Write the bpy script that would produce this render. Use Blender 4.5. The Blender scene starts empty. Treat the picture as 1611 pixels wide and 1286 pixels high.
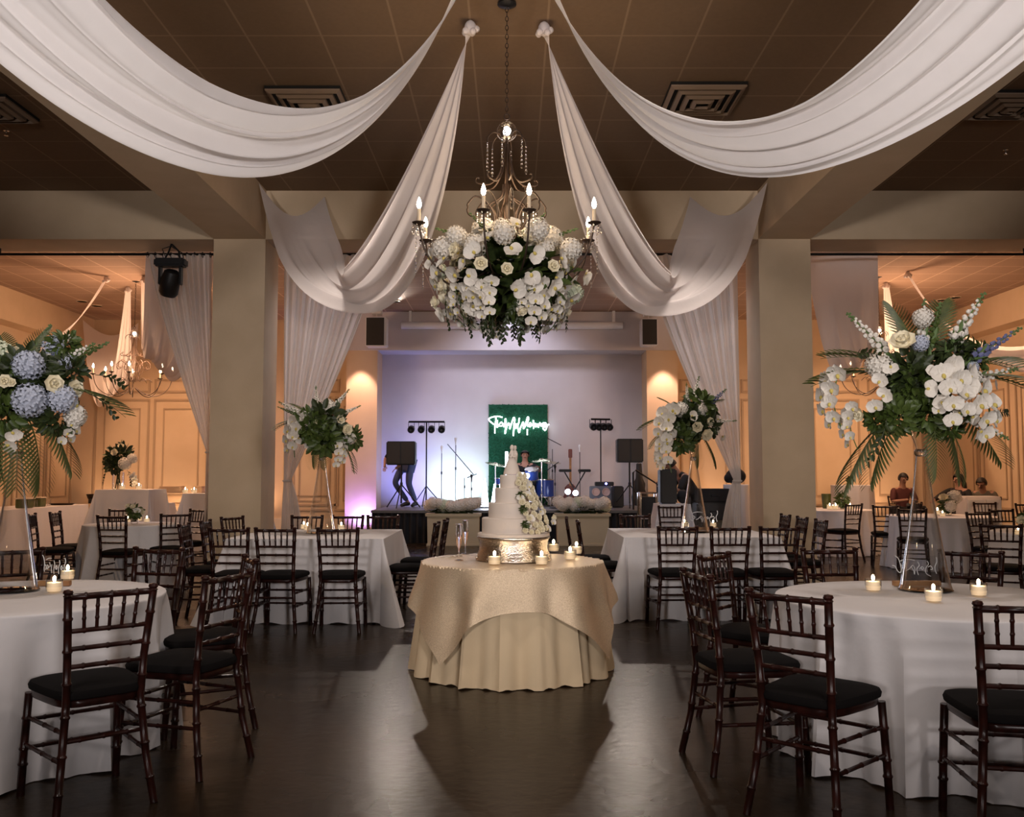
import bpy, bmesh, math, random
from mathutils import Vector, Matrix, Euler
PI = math.pi
S = bpy.context.scene
COL = S.collection
F_PX, CAM_H, TILT = 1480.0, 1.385, math.atan(102.0/1480.0)
CX, CY = 805.5, 643.0

# ---------- camera ----------
cam = bpy.data.cameras.new('camera'); cam_o = bpy.data.objects.new('camera', cam); COL.objects.link(cam_o)
cam.sensor_width = 36.0; cam.lens = 36.0*F_PX/1611.0
cam_o.location = (0, 0, CAM_H); cam_o.rotation_euler = (PI/2+TILT, 0, 0)
cam.clip_start = 0.05; cam.clip_end = 100
S.camera = cam_o

def ray(px, py):
    a, b = (px-CX)/F_PX, (CY-py)/F_PX
    c, s = math.cos(TILT), math.sin(TILT)
    return Vector((a, c-b*s, s+b*c))
def P(px, py, Y):                      # point of the place seen at a photo pixel, at depth Y
    d = ray(px, py); t = Y/d.y
    return Vector((d.x*t, Y, CAM_H+d.z*t))
def PZ(px, py, z):                     # point seen at a photo pixel, at height z
    d = ray(px, py); t = (z-CAM_H)/d.z
    return Vector((d.x*t, d.y*t, z))

def smooth(pts, k=4):
    pts = [Vector(p) for p in pts]; q = []
    for i in range(len(pts)-1):
        a = pts[max(0, i-1)]; b = pts[i]; c = pts[i+1]; d = pts[min(len(pts)-1, i+2)]
        for j in range(k):
            t = j/k; q.append(.5*((2*b)+(c-a)*t+(2*a-5*b+4*c-d)*t*t+(3*b-a-3*c+d)*t**3))
    return q+[pts[-1]]
# ---------- mesh collector ----------
class MB:
    def __init__(s): s.v = []; s.f = []; s.m = []; s.mi = 0
    def add(s, vs, fs):
        o = len(s.v); s.v.extend([tuple(x) for x in vs])
        for q in fs: s.f.append([i+o for i in q]); s.m.append(s.mi)
        return s
    def box(s, x0, y0, z0, x1, y1, z1, M=None):
        vs = [Vector((x, y, z)) for z in (z0, z1) for y in (y0, y1) for x in (x0, x1)]
        if M is not None: vs = [M @ v for v in vs]
        return s.add(vs, [(0,2,3,1),(4,5,7,6),(0,1,5,4),(2,6,7,3),(0,4,6,2),(1,3,7,5)])
    def bevbox(s, x0, y0, z0, x1, y1, z1, b, M=None):
        bm = bmesh.new()
        vs = [bm.verts.new((x, y, z)) for z in (z0, z1) for y in (y0, y1) for x in (x0, x1)]
        for q in [(0,2,3,1),(4,5,7,6),(0,1,5,4),(2,6,7,3),(0,4,6,2),(1,3,7,5)]: bm.faces.new([vs[i] for i in q])
        bmesh.ops.bevel(bm, geom=bm.edges[:], offset=b, segments=2, affect='EDGES')
        bm.verts.index_update()
        vv = [v.co.copy() for v in bm.verts]; ff = [[v.index for v in f.verts] for f in bm.faces]; bm.free()
        if M is not None: vv = [M @ v for v in vv]
        return s.add(vv, ff)
    def tube(s, pts, r, n=8, closed=False, cap=True):
        pts = [Vector(p) for p in pts]; k = len(pts)
        rs = r if isinstance(r, (list, tuple)) else [r]*k
        vs = []; fs = []; up = None
        for i, p in enumerate(pts):
            a = pts[(i-1) % k] if (closed or i > 0) else p
            b = pts[(i+1) % k] if (closed or i < k-1) else p
            t = (b-a); t = t.normalized() if t.length > 1e-9 else Vector((0,0,1))
            if up is None:
                up = Vector((0,0,1)) if abs(t.z) < .9 else Vector((1,0,0))
            x = up - t*up.dot(t)
            if x.length < 1e-6: x = Vector((0,1,0)) - t*t.y
            x.normalize(); up = x; y = t.cross(x)
            for j in range(n):
                an = 2*PI*j/n; vs.append(p + (x*math.cos(an)+y*math.sin(an))*rs[i])
        rng = k if closed else k-1
        for i in range(rng):
            for j in range(n):
                a0 = i*n+j; a1 = i*n+(j+1) % n; b0 = ((i+1) % k)*n+j; b1 = ((i+1) % k)*n+(j+1) % n
                fs.append((a0, a1, b1, b0))
        if cap and not closed:
            fs.append(tuple(reversed(range(n)))); fs.append(tuple((k-1)*n+j for j in range(n)))
        return s.add(vs, fs)
    def lathe(s, prof, c=(0,0,0), n=24, M=None, sx=1, sy=1, cap=True):
        c = Vector(c); vs = []; fs = []
        for (r, z) in prof:
            for j in range(n):
                a = 2*PI*j/n; vs.append(Vector((r*math.cos(a)*sx, r*math.sin(a)*sy, z)))
        for i in range(len(prof)-1):
            for j in range(n):
                fs.append((i*n+j, i*n+(j+1) % n, (i+1)*n+(j+1) % n, (i+1)*n+j))
        if cap and prof[0][0] > 1e-5: fs.append(tuple(reversed(range(n))))
        if cap and prof[-1][0] > 1e-5: fs.append(tuple((len(prof)-1)*n+j for j in range(n)))
        if M is not None: vs = [M @ v for v in vs]
        return s.add([v+c for v in vs], fs)
    def sphere(s, c, r, n=12, m=8, sc=(1,1,1), M=None):
        pr = [(max(1e-6, math.sin(PI*i/m))*r, -math.cos(PI*i/m)*r) for i in range(m+1)]
        c = Vector(c); vs = []; fs = []
        for (rr, z) in pr:
            for j in range(n):
                a = 2*PI*j/n; v = Vector((rr*math.cos(a)*sc[0], rr*math.sin(a)*sc[1], z*sc[2]))
                vs.append((M @ v if M is not None else v) + c)
        for i in range(m):
            for j in range(n): fs.append((i*n+j, i*n+(j+1) % n, (i+1)*n+(j+1) % n, (i+1)*n+j))
        return s.add(vs, fs)
    def grid(s, fn, nu, nv, cu=False):
        vs = []; fs = []
        for i in range(nu+1 if not cu else nu):
            for j in range(nv+1): vs.append(fn(i/nu, j/nv))
        w = nv+1
        for i in range(nu):
            i2 = (i+1) % nu if cu else i+1
            for j in range(nv): fs.append((i*w+j, i2*w+j, i2*w+j+1, i*w+j+1))
        return s.add(vs, fs)
    def merge(s, o, M):
        k = len(s.v); s.v.extend([tuple(M @ Vector(v)) for v in o.v])
        s.f.extend([[i+k for i in q] for q in o.f]); s.m.extend(o.m if s.mi == 0 else [s.mi]*len(o.m)); return s
    def mesh(s, name, mats, smooth=True):
        me = bpy.data.meshes.new(name); me.from_pydata(s.v, [], s.f)
        if not isinstance(mats, (list, tuple)): mats = [mats]
        for m in mats: me.materials.append(m)
        if len(mats) > 1:
            for p, i in zip(me.polygons, s.m): p.material_index = i
        if smooth:
            me.polygons.foreach_set('use_smooth', [True]*len(me.polygons))
            try: me.set_sharp_from_angle(angle=math.radians(40))
            except Exception: pass
        me.update(); return me
    def build(s, name, mats, parent=None, loc=None, smooth=True, rot=None, label=None):
        return ob(name, s.mesh(name, mats, smooth), parent, loc, rot, label)

def ob(name, me, parent=None, loc=None, rot=None, label=None, scale=None):
    o = bpy.data.objects.new(name, me); COL.objects.link(o)
    if parent is not None: o.parent = parent
    if loc is not None: o.location = loc
    if rot is not None: o.rotation_euler = rot
    if scale is not None: o.scale = scale if isinstance(scale, (tuple, list)) else (scale,)*3
    if label: o['label'] = label
    return o
def tag(o, label, cat, group=None, kind=None):
    o['label'] = label; o['category'] = cat
    if group: o['group'] = group
    if kind: o['kind'] = kind
    return o
def thing(name, label, cat, loc=(0,0,0), rz=0, group=None):
    o = bpy.data.objects.new(name, None); COL.objects.link(o); o.empty_display_size = .1
    o.location = loc; o.rotation_euler = (0, 0, rz); return tag(o, label, cat, group)
def struct(name, mb, mat, label=None):
    o = mb.build(name, mat, smooth=False); o['kind'] = 'structure'
    if label: o['label'] = label
    return o
def copy_tree(o, parent=None):
    c = o.copy(); COL.objects.link(c)
    if parent is not None: c.parent = parent
    for ch in list(o.children): copy_tree(ch, c)
    return c
def place(src, used, loc, rz, label, group=None, cat=None):
    r = src if not used.get(src.name) else copy_tree(src)
    used[src.name] = True
    r.location = loc; r.rotation_euler = (0, 0, rz); r['label'] = label
    if group: r['group'] = group
    elif 'group' in r: del r['group']
    return r
USED = {}

# ---------- materials ----------
def mat(name, col, rough=.6, metal=0, emit=None, es=0, spec=.5, noise=None, bump=None, trans=0, sheen=0, coat=0, alpha=1, ior=1.45, sub=0):
    m = bpy.data.materials.new(name); m.use_nodes = True; nt = m.node_tree; b = nt.nodes['Principled BSDF']
    def st(k, v):
        if k in b.inputs: b.inputs[k].default_value = v
    st('Base Color', (*col, 1)); st('Roughness', rough); st('Metallic', metal); st('Specular IOR Level', spec)
    st('Transmission Weight', trans); st('Coat Weight', coat); st('Alpha', alpha); st('IOR', ior); st('Sheen Weight', sheen)
    if emit: st('Emission Color', (*emit, 1)); st('Emission Strength', es)
    tc = nt.nodes.new('ShaderNodeTexCoord')
    if noise:
        c2, sc = noise[0], noise[1]
        nz = nt.nodes.new('ShaderNodeTexNoise'); nz.inputs['Scale'].default_value = sc; nz.inputs['Detail'].default_value = 4
        nt.links.new(tc.outputs['Object'], nz.inputs['Vector'])
        cr = nt.nodes.new('ShaderNodeValToRGB'); cr.color_ramp.elements[0].position = .35; cr.color_ramp.elements[1].position = .65
        cr.color_ramp.elements[0].color = (*col, 1); cr.color_ramp.elements[1].color = (*c2, 1)
        nt.links.new(nz.outputs['Fac'], cr.inputs[0]); nt.links.new(cr.outputs[0], b.inputs['Base Color'])
    if bump:
        nz = nt.nodes.new('ShaderNodeTexNoise'); nz.inputs['Scale'].default_value = bump[0]; nz.inputs['Detail'].default_value = 3
        nt.links.new(tc.outputs['Object'], nz.inputs['Vector'])
        bp = nt.nodes.new('ShaderNodeBump'); bp.inputs['Strength'].default_value = bump[1]; bp.inputs['Distance'].default_value = bump[2] if len(bump) > 2 else .01
        nt.links.new(nz.outputs['Fac'], bp.inputs['Height']); nt.links.new(bp.outputs[0], b.inputs['Normal'])
    return m
def cloth_mat(name, col, tl=.3, alpha=1.0, rough=.9):
    m = bpy.data.materials.new(name); m.use_nodes = True; nt = m.node_tree; nt.nodes.clear()
    out = nt.nodes.new('ShaderNodeOutputMaterial'); d = nt.nodes.new('ShaderNodeBsdfDiffuse'); t = nt.nodes.new('ShaderNodeBsdfTranslucent')
    d.inputs[0].default_value = (*col, 1); t.inputs[0].default_value = (*col, 1)
    mx = nt.nodes.new('ShaderNodeMixShader'); mx.inputs[0].default_value = tl
    nt.links.new(d.outputs[0], mx.inputs[1]); nt.links.new(t.outputs[0], mx.inputs[2]); last = mx
    tc = nt.nodes.new('ShaderNodeTexCoord'); nz = nt.nodes.new('ShaderNodeTexNoise'); nz.inputs['Scale'].default_value = 9; nz.inputs['Detail'].default_value = 3
    nt.links.new(tc.outputs['Object'], nz.inputs['Vector'])
    bp = nt.nodes.new('ShaderNodeBump'); bp.inputs['Strength'].default_value = .25; bp.inputs['Distance'].default_value = .02
    nt.links.new(nz.outputs['Fac'], bp.inputs['Height']); nt.links.new(bp.outputs[0], d.inputs['Normal'])
    if alpha < 1:
        tr = nt.nodes.new('ShaderNodeBsdfTransparent'); m2 = nt.nodes.new('ShaderNodeMixShader'); m2.inputs[0].default_value = alpha
        nt.links.new(tr.outputs[0], m2.inputs[1]); nt.links.new(mx.outputs[0], m2.inputs[2]); last = m2
    nt.links.new(last.outputs[0], out.inputs[0]); return m
def tile_mat(name, base, line, sp, ox, oy, w=.012, rough=.85):
    m = mat(name, base, rough); nt = m.node_tree; b = nt.nodes['Principled BSDF']
    g = nt.nodes.new('ShaderNodeNewGeometry'); sep = nt.nodes.new('ShaderNodeSeparateXYZ'); nt.links.new(g.outputs['Position'], sep.inputs[0])
    outs = []
    for ax, o in ((0, ox), (1, oy)):
        a = nt.nodes.new('ShaderNodeMath'); a.operation = 'SUBTRACT'; a.inputs[1].default_value = o; nt.links.new(sep.outputs[ax], a.inputs[0])
        f = nt.nodes.new('ShaderNodeMath'); f.operation = 'PINGPONG'; f.inputs[1].default_value = sp/2; nt.links.new(a.outputs[0], f.inputs[0])
        l = nt.nodes.new('ShaderNodeMath'); l.operation = 'LESS_THAN'; l.inputs[1].default_value = w; nt.links.new(f.outputs[0], l.inputs[0]); outs.append(l)
    mxm = nt.nodes.new('ShaderNodeMath'); mxm.operation = 'MAXIMUM'; nt.links.new(outs[0].outputs[0], mxm.inputs[0]); nt.links.new(outs[1].outputs[0], mxm.inputs[1])
    nz = nt.nodes.new('ShaderNodeTexNoise'); nz.inputs['Scale'].default_value = 30; nt.links.new(g.outputs['Position'], nz.inputs['Vector'])
    c1 = nt.nodes.new('ShaderNodeMix'); c1.data_type = 'RGBA'; c1.inputs[6].default_value = (*base, 1); c1.inputs[7].default_value = (*[x*.82 for x in base], 1)
    nt.links.new(nz.outputs['Fac'], c1.inputs[0])
    c2 = nt.nodes.new('ShaderNodeMix'); c2.data_type = 'RGBA'; c2.inputs[7].default_value = (*line, 1)
    nt.links.new(mxm.outputs[0], c2.inputs[0]); nt.links.new(c1.outputs[2], c2.inputs[6]); nt.links.new(c2.outputs[2], b.inputs['Base Color'])
    return m

M = {}
M['wall'] = mat('cream_paint', (.60,.465,.315), .8, noise=((.56,.43,.285), 3), bump=(60,.15))
M['wall_peach'] = mat('peach_cream_paint', (.66,.50,.33), .8, noise=((.62,.465,.30), 2))
M['trim'] = mat('cream_trim', (.72,.60,.45), .6)
M['mould'] = mat('tan_moulding', (.42,.30,.19), .6)
M['white_wall'] = mat('pale_grey_paint', (.60,.56,.55), .8, noise=((.57,.53,.52), 2))
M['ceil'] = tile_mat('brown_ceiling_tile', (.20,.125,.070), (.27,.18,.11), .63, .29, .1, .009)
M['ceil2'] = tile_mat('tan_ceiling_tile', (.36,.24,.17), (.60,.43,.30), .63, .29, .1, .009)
M['floor'] = None
M['swag'] = cloth_mat('white_voile', (.86,.83,.82), .35)
M['swagp'] = cloth_mat('white_voile_thin', (.86,.79,.76), .35, .97)
M['sheer'] = cloth_mat('sheer_curtain', (.80,.76,.72), .4, .82)
M['linen'] = cloth_mat('white_linen', (.78,.75,.75), .12)
M['cream'] = cloth_mat('cream_linen', (.84,.66,.43), .12)
M['gold'] = mat('champagne_sequin', (.62,.47,.31), .38, metal=.5, noise=((.80,.64,.45), 160), bump=(260,.7,.004))
M['wood'] = mat('mahogany', (.028,.007,.005), .28, noise=((.012,.004,.003), 20), spec=.34)
M['cushion'] = mat('black_fabric', (.006,.005,.005), .95, spec=.12, bump=(200,.3,.002))
M['dwood'] = mat('walnut_block', (.42,.22,.09), .5, noise=((.28,.13,.05), 15))
M['black'] = mat('black_plastic', (.012,.012,.013), .45)
M['blackm'] = mat('black_metal', (.02,.02,.022), .35, metal=.6)
M['grille'] = mat('speaker_grille', (.03,.028,.025), .6, bump=(400,.5,.003))
M['iron'] = mat('bronze_iron', (.05,.03,.02), .5, metal=.5)
M['chrome'] = mat('chrome', (.75,.77,.8), .15, metal=1)
M['silver'] = mat('hammered_silver', (.62,.55,.48), .2, metal=1, bump=(90,.8,.006))
M['glass'] = mat('clear_glass', (1,1,1), .01, trans=1, ior=1.45)
M['thin'] = None
M['crystal'] = mat('crystal', (1,1,1), .0, trans=1, ior=1.6)
M['wax'] = mat('ivory_wax', (.85,.74,.55), .5, emit=(1,.62,.3), es=.25)
M['sleeve'] = mat('ivory_candle_sleeve', (.75,.6,.42), .5)
M['flame'] = mat('flame', (1,.8,.5), .5, emit=(1,.72,.42), es=22)
M['bulb'] = mat('lit_bulb', (1,.8,.5), .5, emit=(1,.78,.55), es=26)
M['lamp'] = mat('lit_lamp', (1,1,1), .5, emit=(1,.93,.85), es=16)
M['lampw'] = mat('lit_warm_lamp', (1,.8,.6), .5, emit=(1,.62,.32), es=9)
M['lampb'] = mat('lit_blue_lamp', (.8,.85,1), .5, emit=(.72,.8,1), es=7)
M['petal'] = mat('white_petal', (.76,.72,.65), .6, noise=((.70,.65,.57), 25))
M['petalc'] = mat('cream_petal', (.84,.76,.60), .6, noise=((.78,.72,.50), 25))
M['petalb'] = mat('blue_grey_petal', (.36,.40,.52), .7, noise=((.52,.55,.62), 30))
M['petalg'] = mat('pale_green_petal', (.55,.62,.42), .7, noise=((.72,.74,.60), 30))
M['blue'] = mat('delphinium_blue', (.13,.14,.27), .7)
M['heart'] = mat('yellow_flower_heart', (.6,.48,.12), .6)
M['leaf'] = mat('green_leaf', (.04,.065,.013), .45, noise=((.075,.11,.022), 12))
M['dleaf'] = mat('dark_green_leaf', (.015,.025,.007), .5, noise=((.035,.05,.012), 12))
M['palm'] = mat('palm_leaf', (.10,.11,.03), .45, noise=((.05,.07,.02), 10))
M['stem'] = mat('stem_green', (.10,.16,.05), .6)
M['icing'] = mat('white_icing', (.66,.57,.49), .55, bump=(20,.2,.01))
M['skin'] = mat('skin', (.42,.22,.15), .6)
M['skind'] = mat('skin_deep_tan', (.33,.17,.11), .6)  # darker tan skin tone of some of the people
M['hair'] = mat('black_hair', (.012,.009,.008), .6)
M['jeans'] = mat('blue_denim', (.05,.07,.16), .8)
M['tshirt'] = mat('maroon_cotton', (.09,.025,.022), .85)
M['dark'] = mat('black_cotton', (.014,.013,.014), .85)
M['greysh'] = mat('olive_grey_cotton', (.09,.08,.06), .85)
M['grass'] = mat('green_hedge_panel', (.012,.11,.05), .9, noise=((.02,.17,.085), 22), bump=(60,1,.04))
M['neon'] = mat('white_neon', (1,1,1), .5, emit=(.86,.93,1), es=3.2)
M['planter'] = mat('tan_planter', (.52,.43,.28), .7)
M['pblue'] = mat('stage_black_skirt', (.012,.012,.014), .9)
M['stagetop'] = mat('stage_deck', (.10,.10,.10), .5)
M['white'] = mat('white_plastic', (.8,.8,.8), .4)
M['vent'] = mat('brown_vent', (.26,.18,.12), .6)
M['ventd'] = mat('vent_gap', (.01,.008,.006), .9)
M['drum'] = mat('drum_shell_blue', (.03,.06,.25), .2)
M['cymbal'] = mat('cymbal_bronze', (.6,.55,.42), .25, metal=1)
M['red'] = mat('red_wood', (.16,.05,.04), .4)
M['ampgrey'] = mat('amp_grey', (.16,.18,.22), .6)
M['cone'] = mat('speaker_cone_pale', (.6,.42,.38), .6)
M['redwax'] = mat('pale_box', (.55,.36,.22), .6)
M['letter'] = mat('white_vinyl_letter', (.85,.85,.85), .5)

def thin_glass(name, a=.12, col=(.9,.92,.95)):
    m = bpy.data.materials.new(name); m.use_nodes = True; nt = m.node_tree; nt.nodes.clear()
    out = nt.nodes.new('ShaderNodeOutputMaterial'); t = nt.nodes.new('ShaderNodeBsdfTransparent'); g = nt.nodes.new('ShaderNodeBsdfGlossy')
    g.inputs['Roughness'].default_value = .03; t.inputs[0].default_value = (*col, 1)
    lw = nt.nodes.new('ShaderNodeLayerWeight'); lw.inputs[0].default_value = a
    mx = nt.nodes.new('ShaderNodeMixShader'); nt.links.new(lw.outputs['Facing'], mx.inputs[0])
    nt.links.new(t.outputs[0], mx.inputs[1]); nt.links.new(g.outputs[0], mx.inputs[2]); nt.links.new(mx.outputs[0], out.inputs[0]); return m
M['edge'] = mat('glass_edge_glint', (.85,.88,.95), .12, metal=.85)  # mirror-like metal standing in for bright refraction along glass edges
M['thin'] = thin_glass('thin_clear_glass', .42, (.95,.96,.97))
M['acrylic'] = thin_glass('clear_acrylic', .08, (.93,.94,.96))

def floor_mat():
    m = bpy.data.materials.new('dark_stained_concrete'); m.use_nodes = True; nt = m.node_tree; b = nt.nodes['Principled BSDF']
    tc = nt.nodes.new('ShaderNodeNewGeometry'); nz = nt.nodes.new('ShaderNodeTexNoise'); nz.inputs['Scale'].default_value = 1.3; nz.inputs['Detail'].default_value = 4; nz.inputs['Roughness'].default_value = .5
    nt.links.new(tc.outputs['Position'], nz.inputs['Vector'])
    cr = nt.nodes.new('ShaderNodeValToRGB'); cr.color_ramp.elements[0].position = .3; cr.color_ramp.elements[1].position = .72
    cr.color_ramp.elements[0].color = (.010,.0065,.004,1); cr.color_ramp.elements[1].color = (.030,.019,.011,1)
    nt.links.new(nz.outputs['Fac'], cr.inputs[0]); nt.links.new(cr.outputs[0], b.inputs['Base Color'])
    b.inputs['Specular IOR Level'].default_value = .17
    b.inputs['Specular Tint'].default_value = (1,.78,.6,1)
    r = nt.nodes.new('ShaderNodeMapRange'); r.inputs[3].default_value = .23; r.inputs[4].default_value = .31; nt.links.new(nz.outputs['Fac'], r.inputs[0]); nt.links.new(r.outputs[0], b.inputs['Roughness'])
    n2 = nt.nodes.new('ShaderNodeTexNoise'); n2.inputs['Scale'].default_value = 14; nt.links.new(tc.outputs['Position'], n2.inputs['Vector'])
    bp = nt.nodes.new('ShaderNodeBump'); bp.inputs['Strength'].default_value = .08; bp.inputs['Distance'].default_value = .02
    nt.links.new(n2.outputs['Fac'], bp.inputs['Height']); nt.links.new(bp.outputs[0], b.inputs['Normal'])
    return m
M['floor'] = floor_mat()
# ================= ROOM =================
CEIL = 5.05; SOF = 4.41; CY0, CY1 = 12.0, 12.68; CIN, COUT = 3.19, 3.86
BACK = 22.3; SIDE = 10.4; FRONT = -6.0
struct('floor', MB().box(-SIDE-.2, FRONT, -.1, SIDE+.2, BACK+.9, 0), M['floor'])
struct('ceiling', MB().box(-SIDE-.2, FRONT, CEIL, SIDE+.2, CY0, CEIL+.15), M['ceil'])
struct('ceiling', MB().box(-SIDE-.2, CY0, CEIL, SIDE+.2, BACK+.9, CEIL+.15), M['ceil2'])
# header with its two columns and the long beams
struct('trim_1', MB().box(-SIDE, CY0, SOF, SIDE, CY1, CEIL), M['wall'])
for i, s in enumerate((-1, 1)):
    struct('trim_%d' % (2+i), MB().box(min(s*CIN, s*COUT), FRONT, SOF+.002, max(s*CIN, s*COUT), CY0+.001, CEIL), M['wall'])
    mb = MB().box(min(s*CIN, s*COUT), CY0, 0, max(s*CIN, s*COUT), CY1, SOF)
    struct('wall_column_%s' % ('left' if s < 0 else 'right'), mb, M['wall'])
    e = .02
    mb = MB().box(min(s*CIN, s*COUT)-e, CY0-e, 0, max(s*CIN, s*COUT)+e, CY1+e, .26)
    mb.box(min(s*CIN, s*COUT)-e*.5, CY0-e*.5, .26, max(s*CIN, s*COUT)+e*.5, CY1+e*.5, .31)
    struct('baseboard_column_%s' % ('left' if s < 0 else 'right'), mb, M['trim'])
# outer walls
struct('wall_back', MB().box(-SIDE-.2, BACK, 0, SIDE+.2, BACK+.2, CEIL), M['wall_peach'])
struct('wall_left', MB().box(-SIDE-.2, FRONT, 0, -SIDE, BACK, CEIL), M['wall_peach'])
struct('wall_right', MB().box(SIDE, FRONT, 0, SIDE+.2, BACK, CEIL), M['wall_peach'])
struct('wall_front', MB().box(-SIDE-.2, FRONT-.2, 0, SIDE+.2, FRONT, CEIL+.15), M['wall'])
struct('trim_4', MB().box(-SIDE, CY1, 4.40, -9.98, BACK, CEIL), M['wall_peach'])
struct('trim_5', MB().box(9.98, CY1, 4.40, SIDE, BACK, CEIL), M['wall_peach'])
struct('baseboard_left', MB().box(-SIDE, CY1, 0, -SIDE+.025, BACK, .33), M['trim'])
struct('baseboard_right', MB().box(SIDE-.025, CY1, 0, SIDE, BACK, .33), M['trim'])
struct('baseboard_back', MB().box(-SIDE, BACK-.025, 0, -3.8, BACK, .33).box(3.8, BACK-.025, 0, SIDE, BACK, .33), M['trim'])

def frame_xz(mb, x0, x1, z0, z1, y, w=.045, d=.03):
    mb.box(x0, y-d, z0, x0+w, y, z1); mb.box(x1-w, y-d, z0, x1, y, z1)
    mb.box(x0+w, y-d, z0, x1-w, y, z0+w); mb.box(x0+w, y-d, z1-w, x1-w, y, z1)
def frame_yz(mb, y0, y1, z0, z1, x, s, w=.045, d=.03):
    xa, xb = (x, x+s*d) if s > 0 else (x+s*d, x)
    mb.box(xa, y0, z0, xb, y0+w, z1); mb.box(xa, y1-w, z0, xb, y1, z1)
    mb.box(xa, y0+w, z0, xb, y1-w, z0+w); mb.box(xa, y0+w, z1-w, xb, y1-w, z1)
k = 6
for (xs, ) in (([-9.9,-8.5,-6.95,-5.4], ), ([4.0,5.45,6.95,8.45], )):
    mb = MB()
    for x in xs:
        frame_xz(mb, x, x+1.3, .62, 3.15, BACK); frame_xz(mb, x+.22, x+1.08, .84, 2.93, BACK, .03, .02)
        frame_xz(mb, x, x+1.3, 3.3, 3.62, BACK)
    struct('trim_%d' % k, mb, M['mould']); k += 1
for s in (-1, 1):
    mb = MB()
    for y in (13.2, 14.8, 16.4, 18.0, 19.6, 21.0):
        y1 = min(y+1.35, BACK-.1)
        frame_yz(mb, y, y1, .62, 3.4, s*SIDE, -s); frame_yz(mb, y+.2, y1-.2, .84, 3.18, s*SIDE, -s, .03, .02)
    struct('trim_%d' % k, mb, M['mould']); k += 1
mb = MB()
for x in (-5.25, -4.2): frame_xz(mb, x, x+.95, .5, 3.2, BACK); frame_xz(mb, x+.2, x+.75, .72, 2.98, BACK, .03, .02)
struct('trim_%d' % k, mb, M['mould']); k += 1

# stage back: two pillars, recessed pale wall, header with projector screen case
PX0, PX1 = -3.78, -3.02
PY = BACK-1.1
for s, nm in ((-1, 'left'), (1, 'right')):
    a, b = sorted((s*3.05, s*3.75))
    struct('wall_pilaster_%s' % nm, MB().box(a, PY, 0, b, BACK, 4.28), M['wall_peach'])
struct('wall_stage', MB().box(-3.05, BACK-.3, 0, 3.05, BACK, 4.2), M['white_wall'])
struct('trim_%d' % k, MB().box(-3.85, PY-.02, 4.17, 3.85, BACK, CEIL), M['white_wall']); k += 1
sc = MB().tube([(-2.5, PY-.12, 4.72), (2.5, PY-.12, 4.72)], .085, 16)
o = thing('projector_screen', 'long white roll-up projector screen case under the ceiling above the stage', 'projector screen')
sc.build('screen_case', M['white'], o)
for x in (-2.3, 2.3): MB().box(x-.03, PY-.15, 4.78, x+.03, PY-.021, CEIL).build('bracket', M['white'], o, smooth=False)
# stage platform
st = thing('stage', 'low black-skirted stage platform at the back of the hall', 'stage', (0, 18.75, 0))
MB().box(-2.8, 0, .60, 2.8, 3.2, .65).build('deck', M['stagetop'], st, smooth=False)
def skirt(u, v):
    x = -2.78+5.56*u; return Vector((x, .03+.025*math.sin(x*48), .6*v))
MB().grid(skirt, 420, 2).build('skirt', M['pblue'], st, label='black pleated skirt')
MB().box(-2.7, .08, 0, 2.7, 3.15, .6).build('riser', M['black'], st, smooth=False)

# ceiling vents
def vent(x, y, s, label):
    t = thing('ceiling_vent', label, 'vent', (x, y, CEIL))
    MB().box(-s/2, -s/2, -.03, s/2, s/2, -.002).build('backing', M['ventd'], t, smooth=False)
    for i in range(4):
        a = s/2-.005-i*.085; b = a-.035; z0 = -.045-.012*i
        mb = MB()
        def ring(u, v):
            q = [(a,a),(-a,a),(-a,-a),(a,-a)]; p = [(b,b),(-b,b),(-b,-b),(b,-b)]
            return None
        A = [(a,a),(-a,a),(-a,-a),(a,-a)]; B = [(b,b),(-b,b),(-b,-b),(b,-b)]
        vs = [(x_, y_, z0) for x_, y_ in A]+[(x_, y_, z0-.02) for x_, y_ in B]+[(x_, y_, z0+.03) for x_, y_ in A]+[(x_, y_, z0+.01) for x_, y_ in B]
        fs = [(j, (j+1) % 4, 4+(j+1) % 4, 4+j) for j in range(4)]+[(8+j, 12+j, 12+(j+1) % 4, 8+(j+1) % 4) for j in range(4)]+[(4+j, 4+(j+1) % 4, 12+(j+1) % 4, 12+j) for j in range(4)]+[(j, 8+j, 8+(j+1) % 4, (j+1) % 4) for j in range(4)]
        mb.add(vs, fs); mb.build('louvre', M['vent'], t, smooth=False)
    return t
p = PZ(1104, 152, CEIL); vent(p.x, p.y, .72, 'square brown ceiling vent above the right swag')
p = PZ(488, 158, CEIL); vent(p.x, p.y, .72, 'square brown ceiling vent half hidden by the left swag')
p = PZ(1590, 162, CEIL); vent(p.x, p.y, .66, 'square dark ceiling vent at the right edge beyond the beam')
p = PZ(-15, 168, CEIL); vent(p.x, p.y, .66, 'dark ceiling vent cut by the left edge of the photo')
# sprinklers
def sprinkler(px, py, label):
    p = PZ(px, py, CEIL); t = thing('sprinkler', label, 'sprinkler', (p.x, p.y, CEIL))
    MB().lathe([(.03,0),(.03,-.008),(.01,-.01),(.008,-.05),(.022,-.055),(.022,-.06),(0,-.062)][::-1], n=12).build('sprinkler_head', M['silver'], t)
sprinkler(10, 205, 'small ceiling sprinkler head at the far left edge')
sprinkler(1582, 235, 'small ceiling sprinkler head at the far right')

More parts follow.
